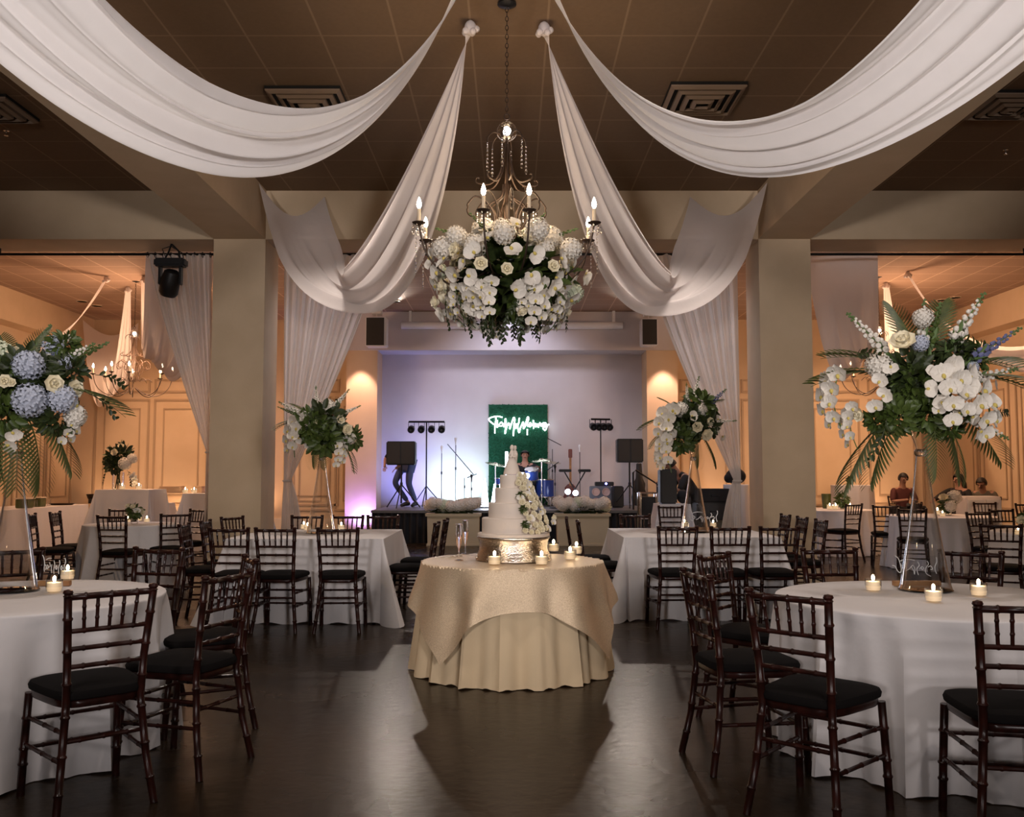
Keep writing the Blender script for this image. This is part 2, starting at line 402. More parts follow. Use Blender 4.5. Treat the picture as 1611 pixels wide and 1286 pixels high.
def downlight(p, label, m, r=.085, down=True, name='recessed_light', grp=None):
    t = thing(name, label, 'ceiling light', p, group=grp)
    MB().lathe([(r+.02,-.012),(r+.02,0),(r,0),(r,-.012)], n=24).build('bezel', M['trim'], t)
    MB().lathe([(0.0001,-.006),(r,-.006)], n=24).build('lens', m, t)
    return t
lt = PZ(103, 205, CEIL); lt.x = -3.97
downlight((lt.x-.05, lt.y, CEIL), 'bright bluish round ceiling light beside the left beam', M['lampb'], .1)
DL = []
for px, py, lab, m in ((622, 474, 'bright white recessed light in the ceiling before the stage', M['lamp']),
    (990, 474, 'white recessed light half hidden by the right far swag', M['lamp']), (129, 474, 'warm recessed light left of the narrow drape in the left room', M['lampw']), (152, 481, 'cool white recessed light beside the drape in the left room', M['lamp']),
    (1482, 472, 'bright cool recessed light above the right flowers', M['lampb']), (1503, 468, 'warm recessed light right of the bright cool one', M['lampw'])):
    p = PZ(px, py, CEIL); DL.append(p); downlight((p.x, p.y, CEIL), lab, m, .1)
for s, px in ((-1, 574), (1, 1043)):
    downlight((s*3.42, PY-.45, CEIL), 'small warm spotlight above the %s stage pillar' % ('left' if s < 0 else 'right'), M['lampw'], .06, name='spotlight')

# curtain rods under the header
def rod(x0, x1, y, z, label):
    t = thing('curtain_rod', label, 'curtain rod', ((x0+x1)/2, y, z)); h = (x1-x0)/2
    MB().tube([(-h, 0, 0), (h, 0, 0)], .018, 10).build('pole', M['blackm'], t)
    for q in (-.97, 0, .97):
        MB().box(q*h-.012, -.01, 0, q*h+.012, .01, SOF-z).build('bracket', M['blackm'], t, smooth=False)
rod(-9.9, -3.9, 12.5, 4.33, 'long black curtain rod across the left opening')
rod(3.9, 9.9, 12.5, 4.33, 'long black curtain rod across the right opening')
rod(-3.1, 3.1, 12.5, 4.33, 'black curtain rod across the middle opening behind the swags')

# ================= DRAPES =================
def catz(s, sag, k=2.6):                      # unit catenary dip, 1 at the middle
    return sag*(math.cosh(k/2)-math.cosh(k*(s-.5)))/(math.cosh(k/2)-1)
def swag(name, H, A, B, sagA, sagB, label, seed, m, power=1.0, hw=.05, lat=0):
    rnd = random.Random(seed); H = Vector(H); A = Vector(A); B = Vector(B)
    NU, NV = 72, 90
    ph = [rnd.uniform(0, 6.28) for _ in range(5)]
    def fn(u, v):
        e = A.lerp(B, v)
        side = (B-A); 
        h = H + side.normalized()*(v-.5)*hw*2
        p = h.lerp(e, u)
        hem = math.sin(PI*v)                    # loose end hangs in a curve between its two ties
        sag = sagA + (sagB-sagA)*v**power
        p.z -= catz(u, sag)
        p.z -= .33*hem*max(0, (u-.72)/.28)**1.6
        env = math.sin(PI*min(1, u*1.03))**.7*(1-.55*max(0, (u-.75)/.25))
        pk = lambda q: 1-2*(math.sin(q)**2+.015)**.36
        w = .062*pk(v*9+ph[0]+.5*math.sin(3*u)) + .03*pk(v*15+ph[1]+1.2*u) + .012*math.sin(v*47+ph[2]-2*u)
        p.x += lat*(.5-v)*math.sin(PI*min(1, u/.92))**.75*(1 if u < .5 else max(0, 1-(u-.5)/.35))
        d = (e-h); d.z = 0; nrm = Vector((0,0,1))*.8 + d.normalized()*(-.6*math.cos(PI*u))
        p += nrm*w*env
        p.x += .02*math.sin(v*23+ph[3])*env
        return p
    mb = MB().grid(fn, NU, NV)
    t = thing(name, label, 'drape', H)
    me = mb.mesh('cloth', m); o = ob('cloth', me, t, loc=-H)
    kn = MB().sphere((0,0,-.02), .05, 12, 8, (1,1,1.2)).tube([(0,0,0),(0,0,.08)], .012)
    for a in range(5):
        kn.sphere((.05*math.cos(a*1.3), .05*math.sin(a*1.3), -.03-.01*a), .028, 8, 6)
    kn.build('knot', m, t)
    return t
ce = CEIL-.04
HLf = PZ(740, 40, ce); HRf = PZ(856, 42, ce)
swag('ceiling_drape', HLf, (-3.14, 11.45, 4.98), (-2.42, 11.93, 4.95), 1.93, 1.42, 'pinkish white swag sweeping from the ceiling to the left column, behind the chandelier', 3, M['swagp'], lat=.85)
swag('ceiling_drape', HRf, (3.14, 11.35, 4.96), (2.30, 11.93, 4.95), 1.95, 1.45, 'pinkish white swag sweeping from the ceiling to the right column, behind the chandelier', 4, M['swagp'], lat=-.85)
HLn = (HLf.x, 6.62, ce); HRn = (HRf.x-.02, 6.62, ce)
swag('ceiling_drape', HLn, (-3.14, 2.5, 4.98), (-2.35, 2.1, 4.95), 2.02, 1.75, 'broad white swag looping across the top left, nearest the camera', 5, M['swag'], 1.15, lat=.25)
swag('ceiling_drape', HRn, (3.14, 2.5, 4.98), (2.35, 2.1, 4.95), 2.06, 1.76, 'broad white swag looping across the top right, nearest the camera', 6, M['swag'], 1.15, lat=-.25)

def curtain(label, top0, top1, tie, bot0, bot1, wv, amp, m, seed=0, tw=.09, rings=False, depth=.0, n=150):
    """pleated sheet from a top line, drawn in to a tie point, then falling to the floor"""
    rnd = random.Random(seed); ph = rnd.uniform(0, 6)
    top0, top1, tie, bot0, bot1 = map(Vector, (top0, top1, tie, bot0, bot1))
    zt = top0.z; tv = (zt-tie.z)/(zt-bot0.z)
    def fn(u, v):
        pl = math.sin(u*wv*2*PI+ph+.8*math.sin(u*9))
        if v < tv:
            q = v/tv
            a = top0.lerp(top1, u); side = (top1-top0).normalized()
            b = tie + side*(u-.5)*tw
            e = q**1.25
            p = a.lerp(b, q); p.x = a.x+(b.x-a.x)*(e*.75+q*.25)
            # outer folds stay taut, loose ones bow
            k = 1-.8*q
        else:
            q = (v-tv)/(1-tv)
            side = (bot1-bot0).normalized(); a = tie + side*(u-.5)*tw; b = bot0.lerp(bot1, u)
            e = q**.6; p = a.lerp(b, q); p.x = a.x+(b.x-a.x)*e; k = .2+.8*q
        p.y += pl*amp*k + .3*amp*math.sin(u*wv*4.7*PI)*k
        return p
    t = thing('curtain', label, 'curtain', (tie.x, tie.y, 0))
    o = ob('cloth', MB().grid(fn, n, 60).mesh('cloth', m), t, loc=(-tie.x, -tie.y, 0))
    MB().tube([(tw*.62*math.cos(a*PI/6), .05*math.sin(a*PI/6), tie.z) for a in range(12)], .012, 6, closed=True).build('tieback', m, t)
    if rings:
        for i in range(9):
            x = top0.x+(top1.x-top0.x)*i/8-tie.x
            MB().tube([(x, .035*math.cos(a*PI/5), 4.33+.035*math.sin(a*PI/5)-.02) for a in range(10)], .005, 5, closed=True).build('curtain_ring', M['blackm'], t)
    return t
def tp(px0, px1, pxt, pyt, pxb0, pxb1, Y=12.45):
    a = P(px0, 410, Y); b = P(px1, 410, Y); t = P(pxt, pyt, Y)
    c = P(pxb0, 900, Y); d = P(pxb1, 900, Y)
    return (a.x, Y, 4.31), (b.x, Y, 4.31), (t.x, Y, t.z), (c.x, Y, .02), (d.x, Y, .02)
curtain('sheer grey-white curtain tied back against the left column in the left opening', *tp(232, 331, 330, 712, 318, 345), 9, .045, M['sheer'], 1, rings=True)
curtain('long sheer curtain tied low beside the left column in the middle opening', *tp(448, 600, 452, 757, 440, 486), 11, .05, M['sheer'], 2)
curtain('long sheer curtain tied low beside the right column in the middle opening', *tp(1010, 1158, 1160, 757, 1124, 1166), 8, .06, M['sheer'], 5)
# ================= CHAIRS =================
def bamboo(pts, r, rings, n=8, bul=1.28):
    """a turned bamboo-look rod: polyline with raised rings at the given fractions of its length"""
    pts = [Vector(p) for p in pts]; L = [0]
    for a, b in zip(pts, pts[1:]): L.append(L[-1]+(b-a).length)
    T = L[-1]; ts = sorted(set([l/T for l in L]+[max(0, min(1, q+d/T)) for q in rings for d in (-.008, -.004, 0, .004, .008)]))
    out = []; rs = []
    for t in ts:
        l = t*T; i = max(j for j in range(len(L)-1) if L[j] <= l+1e-9)
        f = (l-L[i])/(L[i+1]-L[i]); out.append(pts[i].lerp(pts[i+1], f))
        dd = min([abs(t-q)*T for q in rings] or [9]); rs.append(r*(bul if dd < .003 else (1+(bul-1)*.6 if dd < .0055 else 1)))
    return out, rs
def make_chair():
    t = thing('chiavari_chair', 'dark mahogany chair', 'chair')
    W = M['wood']
    for s in (-1, 1):
        pts = [(s*.195,-.255,0),(s*.17,-.215,.2),(s*.150,-.19,.44),(s*.155,-.205,.62),(s*.172,-.245,.885)]
        p, r = bamboo(pts, .0165, [.12,.28,.45,.6,.75,.9], 10); mb = MB().tube(p, r, 10)
        mb.lathe([(.012,0),(.020,.008),(.015,.014),(.021,.022),(.017,.032),(.0001,.036)], (s*.172,-.245,.882), 10)
        mb.build('leg', W, t)
        p, r = bamboo([(s*.20,.215,0),(s*.195,.205,.2),(s*.188,.185,.44)], .017, [.3,.45,.75], 10); MB().tube(p, r, 10).build('leg', W, t)
    def rail(a, b, r, nm, rings=(.2,.5,.8)):
        p, rr = bamboo([a, b], r, rings, 8); MB().tube(p, rr, 8).build(nm, W, t)
    bx = lambda z: .155+.017*(z-.62)/.265 if z > .62 else .150+.005*(z-.44)/.18
    by = lambda z: -.205-.04*(z-.62)/.265 if z > .62 else -.19-.015*(z-.44)/.18
    rail((-bx(.885),by(.885),.885), (bx(.885),by(.885),.885), .0135, 'top_rail')
    for z in (.745,.672,.598): rail((-bx(z),by(z),z), (bx(z),by(z),z), .010, 'back_rail')
    for i in range(5):
        u = (i-2)/2; x0 = u*.100; x1 = u*.108
        rail((x0,by(.745),.745), (x1,by(.885),.885), .0075, 'spindle', (.35,.7))
    rail((-.193,.203,.32),(.193,.203,.32),.009,'stretcher'); rail((-.196,.208,.20),(.196,.208,.20),.009,'stretcher')
    rail((-.158,-.2,.30),(.158,-.2,.30),.009,'stretcher')
    for s in (-1, 1):
        rail((s*.158,-.20,.335),(s*.190,.200,.335),.009,'stretcher'); rail((s*.166,-.21,.22),(s*.194,.204,.22),.009,'stretcher')
    def outline(i, n, g=0):
        a = 2*PI*i/n; c, s_ = math.cos(a), math.sin(a)
        e = .42; x = math.copysign(abs(c)**e, c); y = math.copysign(abs(s_)**e, s_)
        w = .165+.04*(y+1)/2+g
        return x*w, y*(.205+g)
    n = 40; mb = MB(); prof = [(0, .432), (0, .458)]
    vs = []; fs = []
    for g, z in ((-.004,.43),(0,.436),(0,.455),(-.004,.46)):
        for i in range(n): x, y = outline(i, n, g); vs.append((x, y, z))
    for kk in range(3):
        for i in range(n): fs.append((kk*n+i, kk*n+(i+1) % n, (kk+1)*n+(i+1) % n, (kk+1)*n+i))
    fs.append(tuple(reversed(range(n)))); fs.append(tuple(3*n+i for i in range(n)))
    MB().add(vs, fs).build('seat_frame', W, t)
    vs = []; fs = []; lay = ((0,.461),(.010,.466),(.013,.482),(.006,.497),(-.02,.506),(-.09,.514),(-.19,.517))
    for g, z in lay:
        for i in range(n):
            x, y = outline(i, n, max(g, -.16)); 
            if g < -.1: x *= .2; y *= .2
            vs.append((x, y, z))
    for kk in range(len(lay)-1):
        for i in range(n): fs.append((kk*n+i, kk*n+(i+1) % n, (kk+1)*n+(i+1) % n, (kk+1)*n+i))
    fs.append(tuple(reversed(range(n)))); fs.append(tuple((len(lay)-1)*n+i for i in range(n)))
    MB().add(vs, fs).build('seat_cushion', M['cushion'], t, label='black padded seat cushion')
    return t
CHAIR = make_chair()
def chair(x, y, dx, dy, label, group=None):
    return place(CHAIR, USED, (x, y, 0), math.atan2(-dx, dy), label, group)

# ================= TABLES =================
def round_cloth(R, h, hem, m, seed, folds=11, amp=.05, puddle=0.0):
    rnd = random.Random(seed); ph = [rnd.uniform(0, 6.28) for _ in range(4)]
    jit = [rnd.uniform(-.35, .35) for _ in range(64)]
    def rad(a, q):
        w = 1-2*abs(math.sin((a*folds+ph[0]+.9*math.sin(a*2+ph[1]))/2))**.8; w2 = math.sin(a*(folds*2-3)+ph[2])
        return R + .004 + (hem-R)*q**1.1 + amp*(w*.85+w2*.35)*q**.65
    def fn(u, v):
        a = 2*PI*u
        if v <= .2: r = R*(v/.2); return Vector((r*math.cos(a), r*math.sin(a), h))
        if v <= .3: 
            t = (v-.2)/.1*PI/2; r = R+.006*math.sin(t); return Vector((r*math.cos(a), r*math.sin(a), h-.012*(1-math.cos(t))))
        q = (v-.3)/.7; r = rad(a, q)
        z = (h-.012)*(1-q)+.004
        z += .010*max(0, math.sin(a*folds*2+ph[3]))*q**6
        return Vector((r*math.cos(a), r*math.sin(a), z))
    return MB().grid(fn, 220, 30, cu=True)
def round_table(x, y, R, h, seed, tl, cl, hem=None, m='linen', folds=11, amp=.05, grp=None, name='round_table', tg=None):
    t = thing(name, tl, 'table', (x, y, 0), group=tg)
    MB().lathe([(R-.01,h-.035),(R-.01,h-.012),(.0001,h-.012)], n=48).build('table_top', M['dwood'], t)
    MB().lathe([(.25,0),(.22,.03),(.04,.06),(.035,h-.06),(.12,h-.036)], n=20).build('pedestal', M['blackm'], t)
    c = round_cloth(R, h, hem or R+.04, M[m], seed, folds, amp).build('tablecloth', M[m], None, (x, y, 0))
    return t, tag(c, cl, 'tablecloth', grp)
def rect_cloth(x0, x1, y0, y1, h, drop_to=.004, seed=0, flare=.05, amp=.02):
    """cloth over a rectangular top: straight sides, cascading folds at the corners"""
    rnd = random.Random(seed); pts = []; cr = .02; n = 14
    W, D = x1-x0, y1-y0
    per = []   # (x,y,nx,ny,cornerness, s)
    def side(ax, ay, bx, by, nx, ny):
        L = math.hypot(bx-ax, by-ay); k = int(L/.03)
        for i in range(k):
            f = (i+.5)/k; d = min(f, 1-f)*L
            per.append((ax+(bx-ax)*f, ay+(by-ay)*f, nx, ny, max(0, 1-d/.28)))
    def corner(cx, cy, a0):
        for i in range(13):
            a = a0+PI/2*i/12; per.append((cx+cr*math.cos(a), cy+cr*math.sin(a), math.cos(a), math.sin(a), 1.0+.9*math.sin(PI*i/12)))
    side(x0+cr, y0, x1-cr, y0, 0, -1); corner(x1-cr, y0+cr, -PI/2)
    side(x1, y0+cr, x1, y1-cr, 1, 0); corner(x1-cr, y1-cr, 0)
    side(x1-cr, y1, x0+cr, y1, 0, 1); corner(x0+cr, y1-cr, PI/2)
    side(x0, y1-cr, x0, y0+cr, -1, 0); corner(x0+cr, y0+cr, PI)
    N = len(per); ph = rnd.uniform(0, 6); cx, cy = (x0+x1)/2, (y0+y1)/2
    vs = []; fs = []; rows = 16
    for r in range(rows+1):
        q = r/rows
        for i, (x, y, nx, ny, c) in enumerate(per):
            w = amp*math.sin(i*.35+ph+.8*math.sin(i*.05))+amp*.5*math.sin(i*.83+ph*2)
            off = (flare*(.3+c**2*1.3) + w*(1+c))*q**1.1
            vs.append((x+nx*off, y+ny*off, h-(h-drop_to)*q+(.012*math.sin(i*.6)*q**5 if drop_to < .05 else 0)+.003))
    for r in range(rows):
        for i in range(N): fs.append((r*N+i, r*N+(i+1) % N, (r+1)*N+(i+1) % N, (r+1)*N+i))
    fs.append(tuple(range(N)))
    return MB().add(vs, fs)
def rect_table(x0, x1, y0, y1, h, tl, cl, seed, grp=None, flare=.05, amp=.02, name='square_table', tg=None):
    cx, cy = (x0+x1)/2, (y0+y1)/2
    t = thing(name, tl, 'table', (cx, cy, 0), group=tg)
    MB().box(x0-cx+.01, y0-cy+.01, h-.04, x1-cx-.01, y1-cy-.01, h-.004).build('table_top', M['dwood'], t, smooth=False)
    for sx in (-1, 1):
        for sy in (-1, 1):
            ax, ay = sx*((x1-x0)/2-.1), sy*((y1-y0)/2-.1)
            MB().tube([(ax, ay, 0), (ax, ay, h-.04)], .016, 8).build('leg', M['blackm'], t)
    c = rect_cloth(x0-cx, x1-cx, y0-cy, y1-cy, h, seed=seed, flare=flare, amp=amp).build('tablecloth', M['linen'], None, (cx, cy, 0))
    return t, tag(c, cl, 'tablecloth', grp)

LC = (-2.58, 4.86); RC = (2.12, 4.80)
round_table(*LC, .76, .757, 1, 'round table hidden under the white cloth at the front left', 'white floor-length cloth on the front left round table', folds=12, amp=.085, hem=.77)
round_table(*RC, .76, .757, 2, 'round table hidden under the white cloth at the front right', 'white floor-length cloth on the front right round table', folds=12, amp=.085, hem=.77)
rect_table(-2.66, -1.19, 8.78, 10.28, .775, 'square banquet table hidden under white linen left of the cake', 'white linen cloth on the square table left of the cake', 3)
rect_table(1.06, 2.56, 8.98, 10.48, .775, 'square banquet table hidden under white linen right of the cake', 'white linen cloth on the square table right of the cake', 4)
round_table(-4.72, 11.75, .56, .757, 5, 'small round table hidden under a white cloth in the left room', 'white cloth on the small round table in the left room', folds=8, amp=.04, hem=.66)
round_table(5.5, 16.5, .76, .757, 6, 'round table hidden under a cloth just beyond the right column', 'white cloth on the round table just beyond the right column', folds=12, hem=.86)
round_table(6.35, 14.0, .76, .757, 7, 'round table hidden under a cloth behind the front right vase', 'white cloth on the round table seen behind the front right vase', folds=12, hem=.84)
round_table(5.95, 10.1, .76, .757, 8, 'round table hidden under a cloth at the right edge', 'white cloth on the round table at the far right edge', folds=11, hem=.84)
# cocktail tables and buffet
round_table(7.42, 20.6, .44, 1.13, 9, 'tall cocktail table hidden under white cloth by the right back wall', 'white cloth on the tall cocktail table by the right back wall', folds=9, amp=.03, hem=.47, name='cocktail_table')
rect_table(-7.16, -6.22, 16.2, 17.0, 1.10, 'tall serving table hidden under white cloth in the left room', 'white cloth on the tall serving table carrying the far flower vase', 10, name='serving_table', amp=.03)
rect_table(-5.9, -4.6, 16.9, 17.7, 1.02, 'serving table with wooden trays in the left room', 'white cloth on the serving table beside the left column', 11, name='serving_table', amp=.03)
rect_table(-9.6, -8.6, 14.4, 19.2, .757, 'long buffet table along the left wall', 'smooth white cloth on the long buffet table along the left wall', 12, name='buffet_table', amp=.004, flare=.02)
rect_table(-8.45, -7.2, 19.3, 20.2, .757, 'buffet table at the end of the left room', 'white cloth on the buffet table behind the stacked pair of chairs', 13, name='buffet_table', amp=.01)
round_table(3.70, 15.6, .20, 1.20, 14, 'narrow cocktail table hidden under white cloth by the right curtain', 'white cloth on the narrow tall table holding a black bag', folds=7, amp=.02, hem=.27, name='cocktail_table')

# chairs at the front left round table
def ring(c, ph, r, label, tw=0):
    a = math.radians(ph); x, y = c[0]+r*math.cos(a), c[1]+r*math.sin(a)
    b = a+math.radians(tw); return chair(x, y, -math.cos(b), -math.sin(b), label)
ring(LC, -44, 1.05, 'dark mahogany chair nearest the camera at the front left table', -4)
ring(LC, -14, 1.03, 'dark mahogany chair at the front left table, turned side-on to the aisle', -6)
ring(LC, 26, .97, 'dark chair behind the side-on one at the front left table, back edge-on', 0)
ring(LC, 75, 1.0, 'dark chair on the far side of the front left table, facing the camera')
ring(LC, 117, 1.02, 'dark chair half hidden behind the glass vase of the front left table')
ring(RC, 189, 1.0, 'dark mahogany chair at the left of the front right table, back edge-on', 2)
ring(RC, 224, 1.18, 'dark mahogany chair pulled out in front of the front right table', 2)
ring(RC, 260, 1.09, 'dark chair cut by the right edge, with its back to the camera', 0)
ring(RC, 139, .98, 'dark chair behind the edge-on one at the front right table')
ring(RC, 95, .98, 'dark chair on the far side of the front right table, left of the vase')
ring(RC, 56, 1.02, 'dark chair on the far side of the front right table, right of the vase')
# left square table
for x, y, lab in ((-2.46, 8.52, 'leftmost'), (-2.05, 8.50, 'middle'), (-1.53, 8.50, 'right-hand')):
    chair(x, y, .06 if x < -2 else -.05, 1, '%s of the three dark chairs on the near side of the left square table' % lab)
for x, lab in ((-2.32, 'left'), (-1.86, 'middle'), (-1.46, 'right')):
    chair(x, 10.47, 0, -1, '%s dark chair on the far side of the left square table' % lab)
chair(-2.86, 8.98, 1, .08, 'nearer dark chair on the left side of the left square table')
chair(-2.86, 9.60, 1, .05, 'farther dark chair on the left side of the left square table')
chair(-2.86, 10.32, .9, -.42, 'dark chair turned inwards at the far left corner of the left square table')
chair(-.97, 9.15, -1, .03, 'nearer dark chair on the aisle side of the left square table')
chair(-.93, 9.85, -1, .03, 'farther dark chair on the aisle side of the left square table')
# right square table
for x, lab in ((1.47, 'leftmost'), (1.94, 'middle'), (2.38, 'rightmost')):
    chair(x, 8.70, -.04, 1, '%s of the three dark chairs on the near side of the right square table' % lab)
for y, lab in ((9.72, 'nearest'), (10.35, 'middle'), (10.98, 'farthest')):
    chair(2.93, y, -1, 0, '%s of the three dark chairs on the right side of the right square table' % lab)
chair(.90, 9.40, 1, -.03, 'nearer dark chair on the aisle side of the right square table')
chair(.83, 10.15, 1, -.06, 'farther dark chair on the aisle side of the right square table')
chair(1.45, 10.72, .1, -1, 'dark chair on the far side of the right square table')
chair(2.32, 13.6, 0, -1, 'dark chair standing by the white-covered equipment table')
# left room small table
chair(-4.50, 10.95, .12, 1, 'dark chair with its back to the camera at the small left-room table')
chair(-5.15, 12.4, .2, -1, 'dark chair half hidden behind the small left-room table')
chair(-5.42, 11.75, 1, .12, 'farther of the paired dark chairs beside the buffet cloth')
chair(-5.42, 11.20, 1, .25, 'nearer of the paired dark chairs beside the buffet cloth')
chair(-4.12, 11.38, -.6, .8, 'dark chair in front of the left column, facing the small table')
chair(-4.28, 12.35, -.5, -.85, 'dark chair just behind and left of the left column')
# right room
chair(5.22, 14.95, -.45, .9, 'dark chair left of the group beyond the right column')
chair(5.62, 14.25, .35, 1, 'tilted-looking dark chair right of the greenery table')
chair(6.45, 15.6, -.75, .65, 'dark chair between the two right-room tables')
chair(5.5, 13.0, .4, 1, 'dark chair just left of the front right vase in the right room')
chair(5.78, 11.35, .30, -1, 'dark chair just right of the front right vase in the right room')
chair(4.72, 9.15, .5, 1, 'near dark chair at the right edge with its black seat showing')
chair(7.75, 15.3, -.1, -1, 'dark chair before the white folding screen')
chair(6.55, 12.35, .15, -1, 'dark chair behind the near one at the right-edge table')
chair(8.15, 14.7, .1, -1, 'far dark chair at the right edge beyond the flowers')
chair(5.25, 17.5, 0, -1, 'dark chair behind the greenery table by the right column')

# cake table
CT = (0.0, 6.78)
t, c = round_table(*CT, .62, .757, 21, 'round cake table hidden under cream and gold cloths', 'cream pleated underskirt cloth of the cake table', hem=.70, m='cream', folds=16, amp=.042)
def overlay():
    R = .628; H = .91; h = .765; N = 90
    rnd = random.Random(5)
    def fn(u, v):
        x = (u*2-1)*H; y = (v*2-1)*H; rot = math.radians(7); 
        x, y = x*math.cos(rot)-y*math.sin(rot), x*math.sin(rot)+y*math.cos(rot)
        r = math.hypot(x, y); a = math.atan2(y, x)
        if r <= R: return Vector((x, y, h+.002*math.sin(9*x)*math.sin(7*y)))
        d = r-R
        e = d*(1-.06*d)
        w = .022*math.sin(a*13+1)+.03*math.sin(a*7+2)
        out = R + .02 + .22*d + w*min(1, d/.25)
        # corner flaps swing out a little
        out += .10*max(0, d-.3)
        z = h - min(e, d)*.965
        k = min(1, d/.02); z = h-(h-z)*k
        aa = a + .05*math.sin(a*8)*min(1, d/.3)
        return Vector((out*math.cos(aa), out*math.sin(aa), max(.03, z)))
    return MB().grid(fn, N, N)
o = overlay().build('tablecloth', M['gold'], None, (*CT, 0)); tag(o, 'square gold sequin overlay cloth draped over the cake table', 'tablecloth')
# ================= FLOWER PARTS =================
R0 = random.Random(77)
def petal(mb, base, M_, L, W, cup=.25, n=5, tipw=.25):
    def fn(u, v):
        w = W*math.sin(PI*min(1, (.12+u*.88)))**.6*(1 if u < .8 else 1-(u-.8)*(1-tipw)*2)
        x = (v-.5)*2*w; y = u*L; z = cup*L*(u*u) + .35*w*((v-.5)*2)**2
        return M_ @ Vector((x, y, z)) + Vector(base)
    mb.grid(fn, n, 4)
def rotm(az, tilt): return Matrix.Rotation(az, 3, 'Z') @ Matrix.Rotation(tilt, 3, 'X')
def me_rose():
    mb = MB()
    for ring_, (k, tilt, L) in enumerate(((7, .15, .9), (6, .65, .8), (5, 1.05, .62), (4, 1.35, .42))):
        for i in range(k):
            petal(mb, (0,0,-.25+.06*ring_), rotm(2*PI*i/k+ring_*.5, tilt), L, .42*L+.08, .30)
    mb.sphere((0,0,-.1), .38, 10, 6)
    return mb.mesh('rose', M['petalc'])
def me_hyd(m, nm='hydrangea'):
    mb = MB(); n = 90; mb.sphere((0,0,0), .74, 14, 9)
    for i in range(n):
        z = 1-2*(i+.5)/n; r = math.sqrt(1-z*z); a = i*2.39996
        d = Vector((r*math.cos(a), r*math.sin(a), z)); q = d.to_track_quat('Z', 'Y').to_matrix()
        jit = R0.uniform(.84, 1.0); sp = R0.uniform(0, 1.5)
        for p in range(4):
            an = sp+p*PI/2; c = Vector((math.cos(an)*.12, math.sin(an)*.12, .02)); s_ = Vector((-math.sin(an), math.cos(an), 0))*.10
            t = Vector((math.cos(an), math.sin(an), 0))*.13
            vs = [q @ Vector((0,0,0))+d*jit, q @ (c+s_)+d*jit, q @ (c+t*.9+Vector((0,0,.05)))+d*jit, q @ (c-s_)+d*jit]
            mb.add(vs, [(0,3,2,1)])
    return mb.mesh(nm, m)
def orchid_into(mb, M4):
    t = MB()
    for az, L, W in ((0,.9,.34),(2.1,.85,.32),(-2.1,.85,.32)): petal(t, (0,0,0), rotm(az, .12), L, W, .12)
    for az in (1.25, -1.25): petal(t, (0,0,.05), rotm(az, .08), 1.0, .62, .10)
    t.m = [0]*len(t.f); k = len(t.f)
    t.sphere((0,-.15,.15), .16, 8, 6, (1,1.3,1)); t.m = [0]*k+[1]*(len(t.f)-k)
    o = mb.mi; mb.mi = 0; mb.merge(t, M4); mb.mi = o
def me_orchid():
    mb = MB(); orchid_into(mb, Matrix.Identity(4)); return mb.mesh('orchid', [M['petal'], M['heart']])
def me_spray(n=8):
    """arching orchid stem, blooms face +Z; hangs towards -Y, unit length"""
    mb = MB(); pts = [Vector((.1*math.sin(3*t), -t, .22*math.sin(PI*t))) for t in [i/12 for i in range(13)]]
    mb.mi = 2; mb.tube(pts, .012, 5); mb.mi = 0
    for i in range(n):
        t = .08+.9*i/n; s_ = .21*(1-.35*t); side = (-1)**i
        p = Vector((side*.10, -t, .22*math.sin(PI*t)+.06))
        M4 = Matrix.Translation(p) @ Matrix.Rotation(side*.25, 4, 'Y') @ Matrix.Rotation(R0.uniform(-.3,.3), 4, 'X') @ Matrix.Scale(s_, 4)
        orchid_into(mb, M4)
    return mb.mesh('orchid_spray', [M['petal'], M['heart'], M['stem']])
def me_palm(n=17, droop=.35):
    mb = MB(); pts = [Vector((0, -droop*t*t, t)) for t in [i/14 for i in range(15)]]
    mb.tube(pts, [.012*(1-.7*i/14) for i in range(15)], 5)
    for i in range(n):
        t = .16+.84*i/n; b = Vector((0, -droop*t*t, t)); L = .42*math.sin(PI*(.18+.72*(i/n)))**.8
        for s in (-1, 1):
            fw = .35+.55*t
            d = Vector((s*math.cos(fw), 0, math.sin(fw))).normalized()
            w = .017
            def fn(u, v):
                p = b + d*L*u + Vector((0, -1, -.15))*(.28*L*u*u)
                ww = w*math.sin(PI*min(1, .1+.9*u))**.5
                up = Vector((0, .25, 1)) if abs(d.z) < .8 else Vector((1, .2, 0))
                return p + up*(v-.5)*ww*2
            mb.grid(fn, 6, 1)
    return mb.mesh('palm_frond', M['palm'])
def me_sprig(n=11, m='dleaf'):
    """ruscus sprig: leaves on a stem hanging to -Y"""
    mb = MB(); mb.tube([Vector((.06*math.sin(4*t), -t, .12*math.sin(2*t))) for t in [i/8 for i in range(9)]], .008, 4)
    for i in range(n):
        t = .12+.88*i/n; s = (-1)**i; b = Vector((.06*math.sin(4*t), -t, .12*math.sin(2*t)))
        q = Matrix.Rotation(s*R0.uniform(.5, 1.1)+PI, 3, 'Z') @ Matrix.Rotation(R0.uniform(-.9, .9), 3, 'Y')
        petal(mb, b, q, .20*(1-.3*t), .045, .12, 3, 0)
    return mb.mesh('leaf_sprig', M[m])
